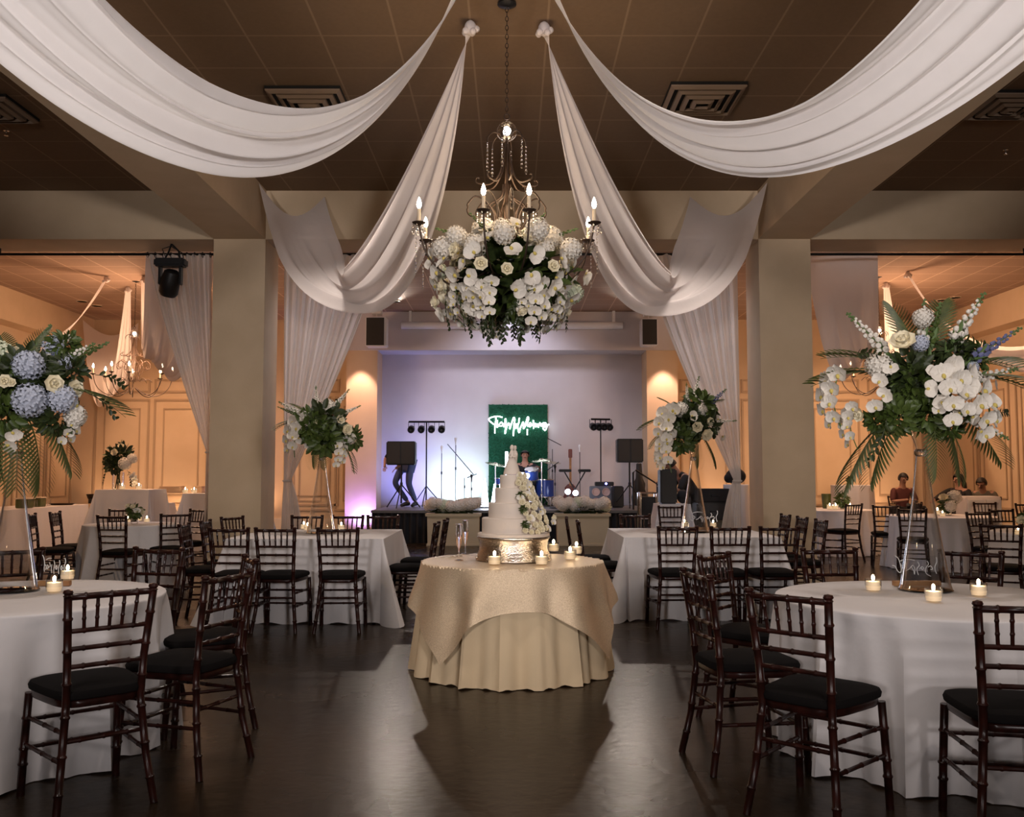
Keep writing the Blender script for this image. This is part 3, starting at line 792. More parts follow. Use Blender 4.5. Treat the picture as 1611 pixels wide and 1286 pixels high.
def me_spike(mm, nm):
    """flower spike along +Z with buds getting smaller to the tip"""
    mb = MB(); mb.tube([Vector((.03*math.sin(3*t),0,t)) for t in [i/8 for i in range(9)]], .012, 5)
    k = 34
    mb.m = [1]*len(mb.f)
    for i in range(k):
        t = .30+.70*i/k; r = .085*(1.15-t)+.012; a = i*2.4
        p = Vector((math.cos(a)*r*.9+.03*math.sin(3*t), math.sin(a)*r*.9, t))
        mb.mi = 0 if t < .86 else 1
        mb.sphere(p, r*.62, 6, 4, (1,1,.9))
    for i in range(7):
        mb.mi = 1; petal(mb, (0,0,.05+.1*i*.5), rotm(i*2.2, .9), .22, .035, .1, 3, 0)
    mb.mi = 0
    return mb.mesh(nm, [mm, M['stem']])
def me_leafball(n=120, big=.55, m='leaf'):
    mb = MB()
    for i in range(n):
        z = 1-2*(i+.5)/n; r = math.sqrt(1-z*z); a = i*2.39996
        d = Vector((r*math.cos(a), r*math.sin(a), z)); q = d.to_track_quat('Y', 'Z').to_matrix() @ Matrix.Rotation(R0.uniform(-1,1), 3, 'Y') @ Matrix.Rotation(R0.uniform(-.8,.5), 3, 'X')
        petal(mb, d*R0.uniform(.35, .72), q, big*R0.uniform(.7,1), big*.26, -.2, 4, 0)
    return mb.mesh('foliage', M[m])
ME = dict(rose=me_rose(), hyd=me_hyd(M['petal']), hydb=me_hyd(M['petalb'], 'hydrangea_blue'), hydg=me_hyd(M['petalg'], 'hydrangea_green'),
          orchid=me_orchid(), spray=me_spray(), palm=me_palm(), palm2=me_palm(15, .7), sprig=me_sprig(), spike=me_spike(M['petal'], 'snapdragon'),
          bspike=me_spike(M['blue'], 'delphinium'), gspike=me_spike(M['leaf'], 'green_spike'), leaf=me_leafball(), dleaf=me_leafball(110, .5, 'dleaf'))
NM = dict(rose='rose', hyd='hydrangea', hydb='hydrangea', hydg='hydrangea', orchid='orchid', spray='orchid_spray', palm='palm_frond', palm2='palm_frond',
          sprig='leaf_sprig', spike='snapdragon', bspike='delphinium', gspike='leaf_spike', leaf='foliage', dleaf='foliage')
LB = dict(hydb='dusty blue hydrangea head', hydg='pale green hydrangea head', bspike='dark blue delphinium spike', spike='white snapdragon spike', rose='cream rose', orchid='white orchid bloom')
def q_eul(d, roll=0):
    q = Vector(d).normalized().to_track_quat('Z', 'Y')
    return (q @ Euler((0,0,roll)).to_quaternion()).to_euler()
def bloom(t, kind, p, d, s, roll=0):
    """p relative to t"""
    o = ob(NM[kind], ME[kind], t, p, q_eul(d, roll), LB.get(kind), s); return o
def shoot(t, kind, a, b, thick=1.0):
    """a long piece (frond, spike) from a to b, both relative to t"""
    a, b = Vector(a), Vector(b); L = (b-a).length
    return ob(NM[kind], ME[kind], t, a, q_eul(b-a), LB.get(kind), (L*thick, L*thick, L))
def hang(t, kind, p, s, az=0, tilt=0, out=(0,-1,0)):
    """sprays and sprigs: local -Y is down, local +Z faces outwards"""
    z = Vector(out); z.z = 0
    z = z.normalized() if z.length > 1e-6 else Vector((0,-1,0))
    up = Vector((0,0,1)); x = up.cross(z); m = Matrix((x, up, z)).transposed()
    m = m @ Matrix.Rotation(tilt, 3, 'X') @ Matrix.Rotation(az, 3, 'Z')
    return ob(NM[kind], ME[kind], t, p, m.to_euler(), LB.get(kind), s)

def eiffel_vase(x, y, z, H, r, label, k=1.0):
    t = thing('trumpet_vase', label, 'vase', (x, y, z))
    pr = [(r,0),(r*1.0,.006),(r*.93,.03),(r*.62,H*.33),(r*.40,H*.56),(r*.24,H*.76),(.026*k,H*.83),(.036*k,H*.845),(.036*k,H*.855),(.026*k,H*.865),(.03*k,H*.88),(.045*k,H*.93),(.062*k,H)]
    MB().lathe(pr, n=40, cap=False).build('body', M['thin'], t)
    MB().lathe([(.027*k,H*.815),(.037*k,H*.83),(.037*k,H*.845),(.027*k,H*.86)], n=24).build('collar', M['crystal'], t)
    MB().lathe([(r,0),(r+.003,.003),(r,.006),(r-.012,.006)], n=40).build('foot_rim', M['crystal'], t)
    for s in (0, PI):
        a = s; e = 1.0
        pts = [((q[0]+.001)*math.cos(a)*e, (q[0]+.001)*math.sin(a)*e, q[1]) for q in pr[2:7]]
        MB().tube(pts, .0035, 6).build('edge_glint', M['edge'], t)  # added strip imitating the bright glint on each side of the glass
    return t
def arrangement(name, c, label, items, leafr=.22, seed=0, fy=1.0, base=None):
    """items: (kind, px, py, off toward camera, size)"""
    c = Vector(c); t = thing(name, label, 'flowers', c); rnd = random.Random(seed)
    ob('foliage', ME['leaf'], t, (0,0,.02), None, None, (leafr, leafr*.9, leafr*.75))
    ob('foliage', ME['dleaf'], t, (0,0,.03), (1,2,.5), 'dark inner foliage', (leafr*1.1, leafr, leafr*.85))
    for it in items:
        kind, px, py, off, s = it[:5]
        p = P(px, py, c.y-off*fy) - c
        if kind in ('palm', 'palm2', 'spike', 'bspike', 'gspike'):
            a = p*.30 + Vector((0, -.04, 0)); shoot(t, kind, a, p, s)
        elif kind in ('spray', 'sprig'):
            hang(t, kind, p, s, it[5] if len(it) > 5 else 0, rnd.uniform(-.2,.2), (p.x, -abs(off)-.05, 0))
        else:
            d = Vector((p.x, p.y-.12, p.z)); bloom(t, kind, p, d, s, rnd.uniform(0, 6))
    return t

# front right centrepiece
VR = PZ(1456, 929, .76); eiffel_vase(VR.x, VR.y, .762, .875, .137, 'tall clear glass trumpet vase on the front right table')
cR = (VR.x, VR.y, 1.83)
items = [('rose',1420,537,.16,.085),('hyd',1382,575,.12,.07),('hyd',1452,500,.0,.055),('spray',1478,572,.20,.36,.15),('spray',1500,590,.17,.40,.55),
 ('orchid',1470,585,.26,.05),('orchid',1492,603,.25,.052),('orchid',1462,612,.27,.05),('orchid',1480,632,.27,.052),('orchid',1508,648,.24,.05),('orchid',1530,655,.2,.052),('orchid',1540,680,.18,.05),('orchid',1522,615,.22,.05),('orchid',1476,645,.26,.04),
 ('hyd',1530,595,.1,.05),('spray',1322,580,.10,.34,-.1),('spray',1345,640,.05,.24,.2),('orchid',1385,600,.2,.05),('orchid',1392,622,.2,.05),('orchid',1378,640,.2,.05),('rose',1350,652,.1,.05),('orchid',1402,580,.2,.045),
 ('orchid',1548,628,.08,.04),('orchid',1565,605,.05,.035),('rose',1430,648,.0,.03),('hydb',1448,540,.12,.045),('hydb',1531,578,.12,.03),
 ('palm',1425,470,-.05,.9),('palm',1470,462,-.12,.8),('palm2',1305,545,.05,.9),('palm2',1330,520,-.05,.8),('palm',1300,735,.08,1.0),('palm',1345,735,.16,.9),('palm',1540,738,.10,1.0),('palm',1592,695,-.02,1.0),('palm',1490,745,.2,.75),('palm2',1568,525,-.05,.9),('palm2',1600,560,.05,.8),
 ('spike',1332,492,.0,.9),('spike',1550,460,.02,.9),('spike',1602,580,.06,.9),('spike',1588,692,.12,.9),('spike',1455,470,-.1,.8),('bspike',1608,515,.1,.75),('gspike',1480,475,-.1,.8),
 ('sprig',1395,660,.2,.26,-.3),('sprig',1500,560,.1,.2,2.5),('sprig',1345,560,.1,.22,1.5),('sprig',1560,640,.05,.22,-1.3),
 ('leaf',1415,655,.10,.12),('leaf',1455,650,.12,.12),('leaf',1385,660,.05,.1),('leaf',1440,610,.06,.14),('dleaf',1500,560,.0,.13),('dleaf',1430,590,.05,.16),('leaf',1490,670,.05,.10),('leaf',1530,560,-.02,.10)]
arrangement('flower_arrangement', cR, 'big white orchid, rose and palm arrangement on the front right vase', items, .20, 1)
# front left centrepiece
VL = PZ(18, 930, .76); eiffel_vase(VL.x, VL.y, .762, .86, .135, 'tall clear glass trumpet vase on the front left table')
cL = (VL.x, VL.y, 1.84)
items = [('hydb',47,630,.22,.088),('hydb',98,628,.16,.075),('hydb',45,575,.18,.08),('hydb',85,545,.0,.06),('rose',85,604,.22,.06),('rose',22,555,.1,.05),('rose',8,600,.24,.045),('rose',18,602,.24,.03),('orchid',22,682,.2,.05),('rose',118,612,.1,.06),
 ('hydg',0,560,.05,.08),('spike',150,540,.02,.9),('spike',120,520,.0,.7),('gspike',80,510,-.1,.8),('gspike',172,538,0,.7),('hydb',105,570,.05,.04),('bspike',100,545,.05,.6),
 ('palm',52,508,-.05,.95),('palm',8,515,-.05,.9),('palm2',195,598,.05,.7),('palm',92,752,.12,1.0),('palm',138,715,.08,1.0),('palm',35,760,.2,.9),('palm',-30,740,.1,1.0),('palm',128,600,.1,.6),
 ('hyd',118,655,.08,.06),('orchid',118,640,.12,.05),('orchid',15,700,.16,.05),('spray',112,640,.05,.22,-.2),('sprig',150,590,.1,.22,1.4),('sprig',140,620,.1,.22,1.0),
 ('dleaf',60,600,.05,.18),('dleaf',90,650,.08,.14),('leaf',10,650,.12,.14),('dleaf',30,590,.1,.16),('leaf',-20,600,.1,.2),('dleaf',105,585,.05,.12),('leaf',100,545,0,.1)]
arrangement('flower_arrangement', cL, 'blue hydrangea and palm arrangement on the front left vase', items, .21, 2)
# mid left / mid right
eiffel_vase(P(507,700,9.6).x, 9.6, .78, .90, .15, 'clear glass trumpet vase on the square table left of the cake')
cm = P(505, 668, 9.6)
items = [('spray',478,655,.18,.42,-.2),('orchid',468,672,.25,.06),('orchid',470,690,.25,.06),('hyd',482,660,.2,.09),('hyd',515,640,.15,.08),('rose',500,664,.28,.055),('rose',546,676,.2,.075),('rose',536,660,.2,.06),('orchid',485,700,.2,.05),('hyd',552,690,.1,.06),
 ('palm',466,628,.0,.9),('palm2',440,650,.0,.9),('palm',480,728,.2,1.0),('palm',500,735,.1,.9),('palm2',574,712,.1,.9),('spike',497,607,.0,.9),('spike',550,612,.0,.9),('spike',568,638,.05,.8),('spike',438,632,.0,.9),('gspike',436,640,.05,.6),
 ('spray',530,690,.15,.3,.1),('orchid',520,705,.15,.05),('leaf',510,690,.2,.2),('leaf',490,672,.2,.2),('dleaf',510,665,.15,.24),('leaf',552,690,.05,.14),('palm2',566,680,.2,.6)]
arrangement('flower_arrangement', cm, 'white orchid and palm arrangement on the left square table', items, .19, 3)
eiffel_vase(P(1091,700,9.75).x, 9.75, .78, .90, .15, 'clear glass trumpet vase on the square table right of the cake')
cm = P(1085, 665, 9.75)
items = [('spray',1058,640,.2,.45,-.1),('orchid',1062,650,.28,.06),('orchid',1052,668,.28,.06),('hyd',1072,645,.15,.08),('rose',1097,672,.28,.07),('rose',1112,684,.24,.08),('rose',1117,664,.2,.06),('orchid',1090,655,.25,.06),('hyd',1103,646,.15,.07),('orchid',1130,675,.15,.05),('orchid',1136,688,.15,.05),('orchid',1128,660,.15,.05),
 ('palm2',1015,645,.0,1.0),('palm',1045,620,.0,.8),('palm2',1022,700,.1,.9),('palm2',1018,680,.1,.8),('palm',1110,728,.2,.9),('palm',1138,722,.15,1.0),('palm2',1120,618,.0,.8),('spike',1080,602,.0,.8),('spike',1100,592,.0,.9),('bspike',1143,612,.0,.9),('spike',1160,662,.05,.7),
 ('spray',1055,680,.15,.42,.1),('spray',1045,700,.1,.26,.1),('leaf',1072,690,.15,.18),('dleaf',1080,665,.1,.24),('leaf',1100,640,.05,.2),('dleaf',1110,670,.1,.18)]
arrangement('flower_arrangement', cm, 'white orchid and palm arrangement on the right square table', items, .19, 4)
# far left vase of flowers on the tall serving table
cm = P(187, 722, 16.6)
t = thing('cylinder_vase', 'clear cylinder vase holding flowers on the tall far left table', 'vase', (cm.x, 16.6, 1.105))
MB().lathe([(.09,0),(.10,.005),(.10,.30)], n=24).build('body', M['thin'], t)
for a in range(6): MB().tube([(.05*math.cos(a), .05*math.sin(a), .01), (.03*math.cos(a+2), .03*math.sin(a+2), .34)], .008, 5).build('stem', M['dleaf'], t)
items = [('hyd',196,730,.2,.11),('hyd',208,722,.1,.09),('rose',180,712,.2,.08),('rose',190,702,.1,.07),('rose',170,725,.1,.06),('sprig',200,740,.1,.3,.3),('gspike',192,692,0,.8),('gspike',172,700,0,.8),('gspike',212,705,0,.8),('palm',160,735,.1,.7),('spray',205,745,.1,.25,.3),('sprig',168,735,.1,.35,-.4),('dleaf',178,730,.1,.2)]
arrangement('flower_arrangement', (cm.x, 16.6, cm.z), 'white roses and greenery in the far left cylinder vase', items, .26, 6)

def X_(px, Y): return (px-805.5)*Y/F_PX
# small bud arrangements
def bud_vase(p, h, r, label, kinds, seed, vlabel, leafm='leaf', lr=.09, vm='thin'):
    t = thing('bud_vase', vlabel, 'vase', p)
    MB().lathe([(r*.8,0),(r,.01),(r,h*.6),(r*.75,h)], n=18).build('body', M[vm], t)
    c = Vector(p)+Vector((0,0,h+lr*.5)); f = thing('posy', label, 'flowers', c)
    ob('foliage', ME[leafm], f, None, None, None, lr); rnd = random.Random(seed)
    for i, (k_, s) in enumerate(kinds):
        a = i*2.4; p_ = Vector((math.cos(a)*lr*.8, -abs(math.sin(a))*lr*.7, rnd.uniform(-.2,.8)*lr)); bloom(f, k_, p_, p_+Vector((0,-.05,.05)), s)
p = Vector((-4.72, 11.6, .762)); p.x = P(212, 800, 11.6).x
bud_vase(p, .10, .045, 'small posy of white flowers and leaves on the small left-room table', [('rose',.05),('rose',.045),('rose',.045),('orchid',.05)], 1, 'small glass vase on the small left-room table', lr=.11)
bud_vase(Vector((X_(1487,14.1), 14.1, .762)), .09, .06, 'low white and green posy on the table behind the front right vase', [('hyd',.11),('rose',.09),('hyd',.09)], 2, 'low glass bowl on the table behind the front right vase', lr=.14)
bud_vase(Vector((X_(1323,16.6), 16.6, .762)), .08, .045, 'small green fern posy beside the right column', [], 3, 'small glass pot with a fern beside the right column', lr=.15)
bud_vase(Vector((X_(1607,10.4), 10.4, .762)), .07, .05, 'pale flower posy at the extreme right edge', [('hyd',.09),('rose',.07)], 4, 'small glass bowl at the extreme right edge', lr=.09)
bud_vase(Vector((7.35, 20.5, 1.135)), .06, .05, 'single green sprig on the tall cocktail table by the right wall', [], 5, 'tiny bud vase on the tall cocktail table by the right wall', lr=.10)
q = Vector((X_(1298,16.8), 16.8, .762)); t = thing('tumbler', 'tall greenish ribbed glass tumbler beside the fern', 'glass', q)
MB().lathe([(.055,0),(.07,.01),(.085,.26)], n=20).build('body', M['palm'], t)

# ================= CANDLES =================
def make_votive():
    t = thing('votive_candle', 'votive candle', 'candle')
    MB().lathe([(.0001,.002),(.030,.002),(.036,.012),(.040,.03),(.039,.062),(.037,.062),(.037,.03),(.03,.008)], n=20).build('glass_cup', M['thin'], t)
    MB().lathe([(.033,.006),(.036,.02),(.036,.048),(.0001,.046)], n=20).build('wax', M['wax'], t)
    MB().sphere((0,0,.066), .0085, 8, 6, (1,1,1.9)).build('flame', M['flame'], t)
    return t
VOT = make_votive()
def votive(p, label, s=1.0):
    o = place(VOT, USED, p, 0, label); o.scale = (s, s, s); return o
zr = .762
for px, py, lab in ((1374, 930, 'lit votive candle left of the wooden sign base, front right table'), (1469, 947, 'lit votive candle in front of the vase, front right table'), (1540, 938, 'lit votive candle right of the vase, front right table'),
    (85, 932, 'lit votive candle in front of the wooden sign base, front left table'), (106, 912, 'small lit votive behind the acrylic sign, front left table')):
    votive(PZ(px, py, zr), lab, 1.05)
zc = .768
for px, py, lab in ((778, 889, 'lit votive in front of the silver cake stand, at its left'), (852, 889, 'lit votive in front of the silver cake stand, at its right'), (871, 868, 'lit votive half behind the right side of the cake stand'),
    (897, 881, 'nearest lit votive right of the cake stand'), (907, 872, 'lit votive at the far right of the cake table')):
    votive(PZ(px, py, zc), lab, 1.15)
for px, py, z, lab in ((478, 833, .782, 'lit votive left of the vase on the left square table'), (484, 835, .782, 'second lit votive left of the vase on the left square table'), (537, 834, .782, 'lit votive right of the vase on the left square table'),
    (1077, 829, .782, 'lit votive left of the vase on the right square table'), (1122, 830, .782, 'lit votive right of the vase on the right square table'),
    (201, 822, .762, 'lit votive left of the posy on the small left-room table'), (231, 822, .762, 'lit votive right of the posy on the small left-room table'), (219, 820, .762, 'lit votive behind the posy on the small left-room table'),
    (1303, 799, .762, 'left of the two lit votives beside the right column'), (1312, 800, .762, 'right of the two lit votives beside the right column'), (1335, 800, .762, 'lit votive right of the fern by the right column'),
    (1475, 810, .762, 'left of the lit votives behind the front right vase'), (1483, 813, .762, 'nearest of the lit votives behind the front right vase'), (1491, 810, .762, 'right of the lit votives behind the front right vase'),
    (1602, 842, .762, 'lit votive at the extreme right edge')):
    p = PZ(px, py, z) if py != 799 and py != 800 else Vector((X_(px, 16.4), 16.4, z)); votive(p, lab, 1.0 if p.y < 14 else 1.3)
for px, Y, z, lab in ((193, 16.45, 1.105, 'left lit votive on the tall far left table'), (219, 16.45, 1.105, 'right lit votive on the tall far left table'), (292, 17.1, 1.025, 'lit votive beside the wooden tray on the far serving table'), (306, 17.1, 1.025, 'bright votive nearest the left column on the far serving table')):
    votive((P(px, 745, Y).x, Y, z), lab, 1.3)

# ================= ACRYLIC TABLE SIGNS =================
def strokes(parent, paths, s, off, m, r, name, label=None, y=0):
    mb = MB()
    for pa in paths:
        pts = [Vector(((x-off[0])*s, y, (off[1]-z)*s)) for x, z in pa]
        # smooth (Catmull-Rom)
        q = []
        for i in range(len(pts)-1):
            p0 = pts[max(0,i-1)]; p1 = pts[i]; p2 = pts[i+1]; p3 = pts[min(len(pts)-1,i+2)]
            for k_ in range(5):
                t_ = k_/5
                q.append(.5*((2*p1)+(p2-p0)*t_+(2*p0-5*p1+4*p2-p3)*t_*t_+(3*p1-p0-3*p2+p3)*t_**3))
        q.append(pts[-1]); mb.tube(q, r, 6)
    return mb.build(name, m, parent, label=label)
SIGN_R = [[(130,560),(200,580),(250,680),(305,715),(335,640),(280,420),(205,350)], [(310,465),(420,430),(560,430),(640,450)], [(325,545),(385,590),(360,650)], [(420,680),(500,640),(590,560),(635,640),(625,760)], [(560,600),(610,680),(620,750)],
          [(700,480),(735,560),(680,640),(710,770)], [(740,640),(790,590),(835,620),(800,650),(770,600)], [(910,460),(940,530),(870,640),(890,740),(985,800)], [(930,600),(990,570),(1030,640),(980,650)], [(1120,380),(1130,480),(1080,600),(1115,740)]]
SIGN_L = [[(440,300),(480,370),(510,540),(500,650),(510,760)], [(550,430),(620,390),(700,390)], [(520,560),(560,620),(540,700)], [(580,560),(610,620),(590,690),(560,640)], [(640,500),(670,600),(620,640)], [(710,560),(700,680),(710,800)],
          [(770,450),(790,560),(770,700),(780,820)], [(840,580),(860,640),(840,700),(820,640),(840,580)], [(920,440),(935,540),(900,660),(910,820)], [(985,590),(1005,660),(985,710),(960,650),(985,590)], [(1070,380),(1095,480),(1060,620),(1075,820)]]
def table_sign(p, w, h, bw, label, paths, s, off, m=.0):
    t = thing('table_sign', label, 'sign', p)
    MB().bevbox(-bw/2, -.018, 0, bw/2, .018, .028, .003).build('wooden_base', M['dwood'], t, smooth=False)
    MB().box(-w/2, -.0015, .02, w/2, .0015, h).build('acrylic_panel', M['acrylic'], t, smooth=False)
    strokes(t, paths, s, off, M['letter'], .0022 if p[1] < 6 else .004, 'lettering', 'white script lettering', -.004)
    return t
p = PZ(1442, 922, .76); table_sign(p, .245, .165, .262, 'clear acrylic table sign with white script on a wooden base, front right table', SIGN_R, p.y/F_PX/14.29, (670, 1010))
p = PZ(86, 922, .76); table_sign((p.x, p.y, p.z), .155, .17, .175, 'clear acrylic table sign with white script on a wooden base, front left table', SIGN_L, p.y/F_PX/17.9, (800, 1150))
p = PZ(1107, 834, .78); table_sign(p, .27, .18, .30, 'clear acrylic sign with white script on the right square table', [[(c[0], c[1]) for c in a] for a in SIGN_R], p.y/F_PX/21, (670, 1010))
p = PZ(528, 838, .78); t = thing('table_sign', 'wooden block sign base on the left square table', 'sign', p); MB().bevbox(-.12,-.018,0,.12,.018,.03,.003).build('wooden_base', M['dwood'], t); MB().box(-.11,-.0015,.02,.11,.0015,.19).build('acrylic_panel', M['acrylic'], t, smooth=False)

# ================= CAKE =================
ckx = P(808, 840, CT[1]).x
zs = .768
t = thing('cake_stand', 'hammered silver pedestal cake stand on the gold cloth', 'cake stand', (ckx, CT[1], zs))
MB().lathe([(.268,.0),(.272,.004),(.262,.035),(.246,.075),(.243,.12),(.250,.150),(.262,.158),(.262,.168),(.0001,.168)], n=48).build('drum', M['silver'], t)
for i in range(10):
    a = i*PI/5+.2; MB().sphere((.262*math.cos(a), .262*math.sin(a), .022), .014, 8, 6).build('foot', M['silver'], t)
zt = zs+.170
t = thing('wedding_cake', 'white round tiered wedding cake with smooth icing', 'cake', (ckx, CT[1], zt))
hs = [(.258,.024),(.215,.108),(.168,.106),(.122,.106),(.086,.092)]
z = 0
for i, (r, h) in enumerate(hs):
    MB().lathe([(r,0),(r,.004),(r,h-.006),(r-.006,h),(.0001,h)], n=64).build('cake_tier' if i else 'icing_board', M['icing'], t, (.0 if i == 0 else -.012, 0, z)); z += h
ctop = zt+z
tp_ = thing('cake_topper', 'small cream bride and groom figurine on top of the cake', 'cake topper', (ckx-.012, CT[1], ctop+.001))
MB().lathe([(.058,0),(.062,.006),(.05,.05),(.032,.10),(.016,.135),(.019,.155),(.014,.168),(.008,.176),(.015,.188),(.015,.2),(.006,.214),(.0001,.216)], n=24, sx=1.0, sy=.8).build('bride', M['icing'], tp_)
mb = MB().lathe([(.014,0),(.013,.06),(.016,.10),(.022,.145),(.016,.168),(.007,.176),(.013,.188),(.012,.205),(.0001,.212)], (.022,.02,0), 16)
mb.tube([(.035,.0,.15),(.03,-.02,.13),(.005,-.03,.125)], .007, 8); mb.build('groom', M['icing'], tp_)
MB().tube([(-.012,-.018,.155),(-.024,-.024,.135),(.0,-.032,.12)], .006, 8).build('arm', M['icing'], tp_)
cf = thing('cake_flowers', 'cream roses and leaves cascading down the right side of the cake', 'flowers', (ckx, CT[1], zt))
rn = random.Random(9)
prof = [(.082,.425),(.094,.40),(.118,.37),(.135,.34),(.150,.30),(.165,.27),(.18,.235),(.20,.205),(.215,.17),(.228,.135),(.238,.10),(.245,.06),(.248,.045)]
for i, (r, z) in enumerate(prof):
    for j in range(5):
        a = -.60+rn.uniform(-.15,.15)+.27*(j-2); s_ = rn.uniform(.026,.034)
        p_ = Vector((r*math.cos(a), r*math.sin(a), z+rn.uniform(-.01,.012))); d = Vector((math.cos(a), math.sin(a)-.4, .35))
        bloom(cf, 'rose' if (i+j) % 5 else 'orchid', p_, d, s_, rn.uniform(0,6))
    if i in (4, 7, 10):
        a = -1.2; ob('foliage', ME['leaf'], cf, (r*math.cos(a)*.98, r*math.sin(a)*.98, z-.01), None, None, .035)
bloom(cf, 'rose', (.285,-.04,.13), (1,-.5,.2), .034); bloom(cf, 'orchid', (.275,-.1,.10), (1,-.8,.2), .034)
def flute(p, label):
    t = thing('champagne_flute', label, 'glass', p)
    MB().lathe([(.032,0),(.032,.003),(.006,.008),(.004,.05),(.005,.075),(.022,.12),(.026,.18),(.022,.255)], n=24).build('body', M['glass'], t)
    MB().lathe([(.0225,.252),(.0235,.257),(.0225,.257)], n=24).build('rim', M['crystal'], t)
flute(PZ(722, 882, zc), 'nearer cut-crystal champagne flute left of the cake stand')
flute(PZ(732, 872, zc), 'farther champagne flute left of the cake stand')
p = PZ(702, 877, zc); t = thing('cake_server', 'slim silver cake knife lying at the left of the cake table', 'knife', p, .25)
MB().box(-.10,-.009,.001,.03,.009,.004).build('blade', M['silver'], t, smooth=False); MB().tube([(.03,0,.005),(.12,0,.007)], .006, 8).build('handle', M['silver'], t)
p = PZ(828, 884, zc); t = thing('crystal_ornament', 'small clear crystal diamond lying before the cake stand', 'ornament', p)
MB().lathe([(.0001,0),(.03,.028),(.022,.042),(.0001,.042)], n=8).build('gem', M['crystal'], t, smooth=False)

# ================= CHANDELIER =================
HX, HY = -.04, 7.1
ch = thing('chandelier', 'wrought-iron chandelier with lit candle bulbs and crystals, hanging centre', 'chandelier', (HX, HY, 0))
MB().lathe([(.07,0),(.075,-.02),(.04,-.035),(.0001,-.04)][::-1], n=24).build('canopy', M['blackm'], ch, (0,0,CEIL))
zb = 4.02
zz = CEIL-.04; i = 0
while zz > zb+.14:
    a = (PI/2)*(i % 2)
    mb = MB().tube([(.011*math.cos(q*PI/5)*math.cos(a), .011*math.cos(q*PI/5)*math.sin(a), .021*math.sin(q*PI/5)) for q in range(10)], .0032, 5, closed=True)
    mb.build('chain_link', M['iron'], ch, (0,0,zz-.021)); zz -= .036; i += 1
MB().tube([(.022*math.cos(q*PI/6), 0, .022*math.sin(q*PI/6)) for q in range(12)], .005, 6, closed=True).build('hanging_ring', M['iron'], ch, (0,0,zb+.115))
MB().sphere((0,0,zb), .078, 24, 16).build('glass_ball', M['thin'], ch)
MB().sphere((0,0,zb+.005), .032, 12, 8).build('lit_bulb', M['lamp'], ch)
mb = MB()
for a in range(8):
    mb.tube([(.08*math.sin(t_)*math.cos(a*PI/4), .08*math.sin(t_)*math.sin(a*PI/4), zb-.08*math.cos(t_)) for t_ in [k_*PI/10 for k_ in range(5)]], .003, 4)
mb.build('ball_cage', M['iron'], ch)
MB().tube([(0,0,zb-.06),(0,0,3.15)], .008, 8).build('stem', M['iron'], ch)
def drop(mb, p, L, r=.009):
    x, y, z = p; n = max(2, int(L/.03))
    for k_ in range(n):
        s_ = .7+.5*k_/n; mb.sphere((x, y, z-L*(k_+.5)/n), r*s_, 6, 5, (1,1,2.2))
for a in range(6):
    an = a*PI/3+.3; c_, s_ = math.cos(an), math.sin(an)
    pts = [(.03,-.08),(.06,-.03),(.11,-.02),(.15,-.06),(.155,-.10)]
    o = MB().tube(smooth([(r*c_, r*s_, zb+z) for r, z in pts]), .005, 6).build('top_scroll', M['iron'], ch)
    mb = MB(); drop(mb, (.155*c_, .155*s_, zb-.10), .22); mb.build('crystal_strand', M['crystal'], o)
def spiral(c, r0, r1, a0, a1, n=12):
    return [(c[0]+(r0+(r1-r0)*i/n)*math.cos(a0+(a1-a0)*i/n), c[1]+(r0+(r1-r0)*i/n)*math.sin(a0+(a1-a0)*i/n)) for i in range(n+1)]
for a in range(8):
    an = a*PI/4+.15; c_, s_ = math.cos(an), math.sin(an)
    pr = [(.012,3.92),(.03,3.80),(.06,3.68),(.13,3.60),(.22,3.60)] + spiral((.22,3.63), .03, .01, -PI/2, 2.2, 6)
    MB().tube(smooth([(r*c_, r*s_, z) for r, z in pr]), .006, 6).build('scroll', M['iron'], ch)
    pr = [(.05,3.10),(.10,3.22),(.10,3.36),(.16,3.46),(.24,3.50),(.30,3.44)] + spiral((.255,3.38), .055, .02, .6, -3.6, 10)
    MB().tube(smooth([(r*c_, r*s_, z) for r, z in pr]), .0065, 6).build('scroll', M['iron'], ch)
    an += .2; c_, s_ = math.cos(an), math.sin(an)
    pr = [(.03,3.6),(.05,3.5),(.15,3.42),(.17,3.32),(.12,3.22),(.16,3.12),(.26,3.16),(.34,3.10)]
    MB().tube(smooth([(r*c_, r*s_, z) for r, z in pr]), .005, 6).build('scroll', M['iron'], ch)
ZC = 3.225
mb = MB(); drop(mb, (0,0,0), .085, .0075); DROP = mb.mesh('crystal_drop', M['crystal'])
